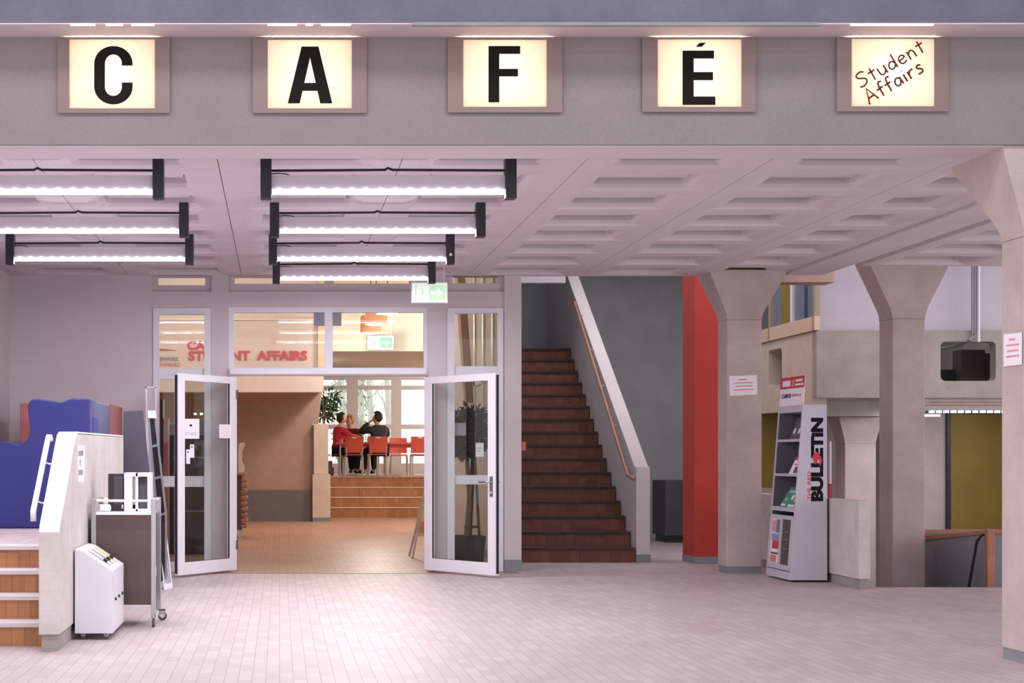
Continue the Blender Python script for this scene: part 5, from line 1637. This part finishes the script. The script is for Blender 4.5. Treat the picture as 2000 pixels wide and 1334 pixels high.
# things under the gallery
lf = thing('led_strip', (8.4, 22.05, Z(806, 22)), 'row of white LED dots under the gallery edge', 'lamp')
bx('strip', M['greyframe'], (X(1800, 22.1), 9.5, 22.05, 22.15, Z(802, 22.1), Z(797, 22.1)), lf)
for k in range(12):
    c = X(1818 + 14.2 * k, 22.1)
    bx('led', M['ledfar'], (c - .024, c + .024, 22.04, 22.1, Z(806.5, 22.1), Z(802.5, 22.1)), lf)
bx('rail', M['ledfar'], (X(1800, 22.1), X(1842, 22.1), 22.2, 22.24, Z(813, 22.1), Z(809.5, 22.1)), lf)
L = bpy.data.lights.new('gallery_led', 'AREA'); L.shape = 'RECTANGLE'; L.size = 1.9; L.size_y = .012; L.energy = 15; L.color = (.97, .95, 1)
lo = bpy.data.objects.new('gallery_led', L); lo.location = (8.55, 22.13, Z(809, 22.1)); lo.rotation_euler = (R(25), 0, 0); col.objects.link(lo)
struct(bx('trim_12', M['darkconc'], (X(1800, GY), 9.58, GY + .03, GY + .18, Z(801, GY), z0g - .001)))
for k_, yy_ in ((15, 785), (16, 791)): struct(bx('trim_%d' % k_, M['woodrail'], (X(1800, GY), 9.58, GY + .022, GY + .03, Z(yy_ + .8, GY), Z(yy_ - .8, GY))))
ol = thing('olive_panel', (X(1906, 23.6), 23.6, 0), 'olive green upright panel with a dark edge beneath the LED row', 'panel')
bx('panel', M['olive'], (X(1856, 23.6), 9.57, 23.6, 23.66, Z(1060, 23.6), Z(809, 23.6)), ol)
bx('edge', M['black'], (X(1849, 23.6), X(1856, 23.6), 23.58, 23.68, -2.5, Z(806, 23.6)), ol)
ol2 = thing('olive_panel', (X(1502, 24.9), 24.9, 0), 'olive green panel with a black top between column and magazine stand', 'panel')
bx('panel', M['olive'], (X(1470, 24.6), X(1530, 24.6), 24.6, 24.66, Z(953, 24.6), Z(809, 24.6)), ol2)
bx('top_edge', M['black'], (X(1470, 24.6), X(1530, 24.6), 24.58, 24.66, Z(809, 24.6), Z(802, 24.6)), ol2)
bx('base', M['concrete'], (X(1470, 24.6), X(1530, 24.6), 24.56, 24.7, 0, Z(953, 24.6)), ol2)
struct(bx('wall_lower_pier', M['concrete'], (X(1795, 23.7), X(1849, 23.7), 23.65, 23.9, -2.5, Z(806, 23.7))))
# glazed screen on the gallery side
gs = thing('gallery_screen', (gx0, 23.5, z1g), 'wooden framed screen with olive and blue panes on the gallery edge', 'screen')
bx('rail', M['palewood'], (gx0 - .03, gx0 + .04, GY - .01, 25.8, z1g + .005, gz(617)), gs)
zt3 = 3.9
zr3 = gz(617)
for yk, mt in ((22.0, 'palewood'), (22.98, 'white'), (24.0, 'palewood')):
    bx('post', M[mt], (gx0 - .02, gx0 + .04, yk, yk + .09, zr3, zt3), gs)
for a, b, mt in ((22.09, 22.4, 'bluegrey'), (22.4, 22.55, 'navy'), (22.55, 22.98, 'bluegrey'), (23.07, 23.6, 'olive'), (23.6, 24.0, 'bluegrey')):
    bx('pane', M[mt], (gx0 + .01, gx0 + .03, a, b, zr3, zt3), gs)

# ------------------------------------------------------------------ unseen downlights added to brighten the hall floor
for lx in (-4, -.4, 3.0):
    for ly in (2.5, 7.5):
        L = bpy.data.lights.new('hall_fill', 'AREA'); L.shape = 'SQUARE'; L.size = 1.6; L.energy = HALL; L.color = (1, .965, .985)
        lo = bpy.data.objects.new('hall_fill', L); lo.location = (lx, ly, 6.1); col.objects.link(lo)

# ------------------------------------------------------------------ daylight and camera
wd = bpy.data.worlds.new('daylight')
sc.world = wd
wd.use_nodes = True
bg = wd.node_tree.nodes['Background']
bg.inputs['Color'].default_value = (1.0, .955, .985, 1)
bg.inputs['Strength'].default_value = 1.7

cam = bpy.data.cameras.new('camera')
cam.sensor_width = 36
cam.lens = F / 2000 * 36
cam.shift_x = (1000 - U0) / 2000
cam.shift_y = (V0 - 667) / 2000
cam.clip_end = 300
co = bpy.data.objects.new('camera', cam)
co.location = (0, 0, EYE)
co.rotation_euler = (R(90), 0, 0)
col.objects.link(co)
sc.camera = co
vs_ = sc.view_settings
vs_.view_transform = 'Standard'; vs_.look = 'None'; vs_.exposure = .35; vs_.gamma = 1; vs_.use_curve_mapping = False
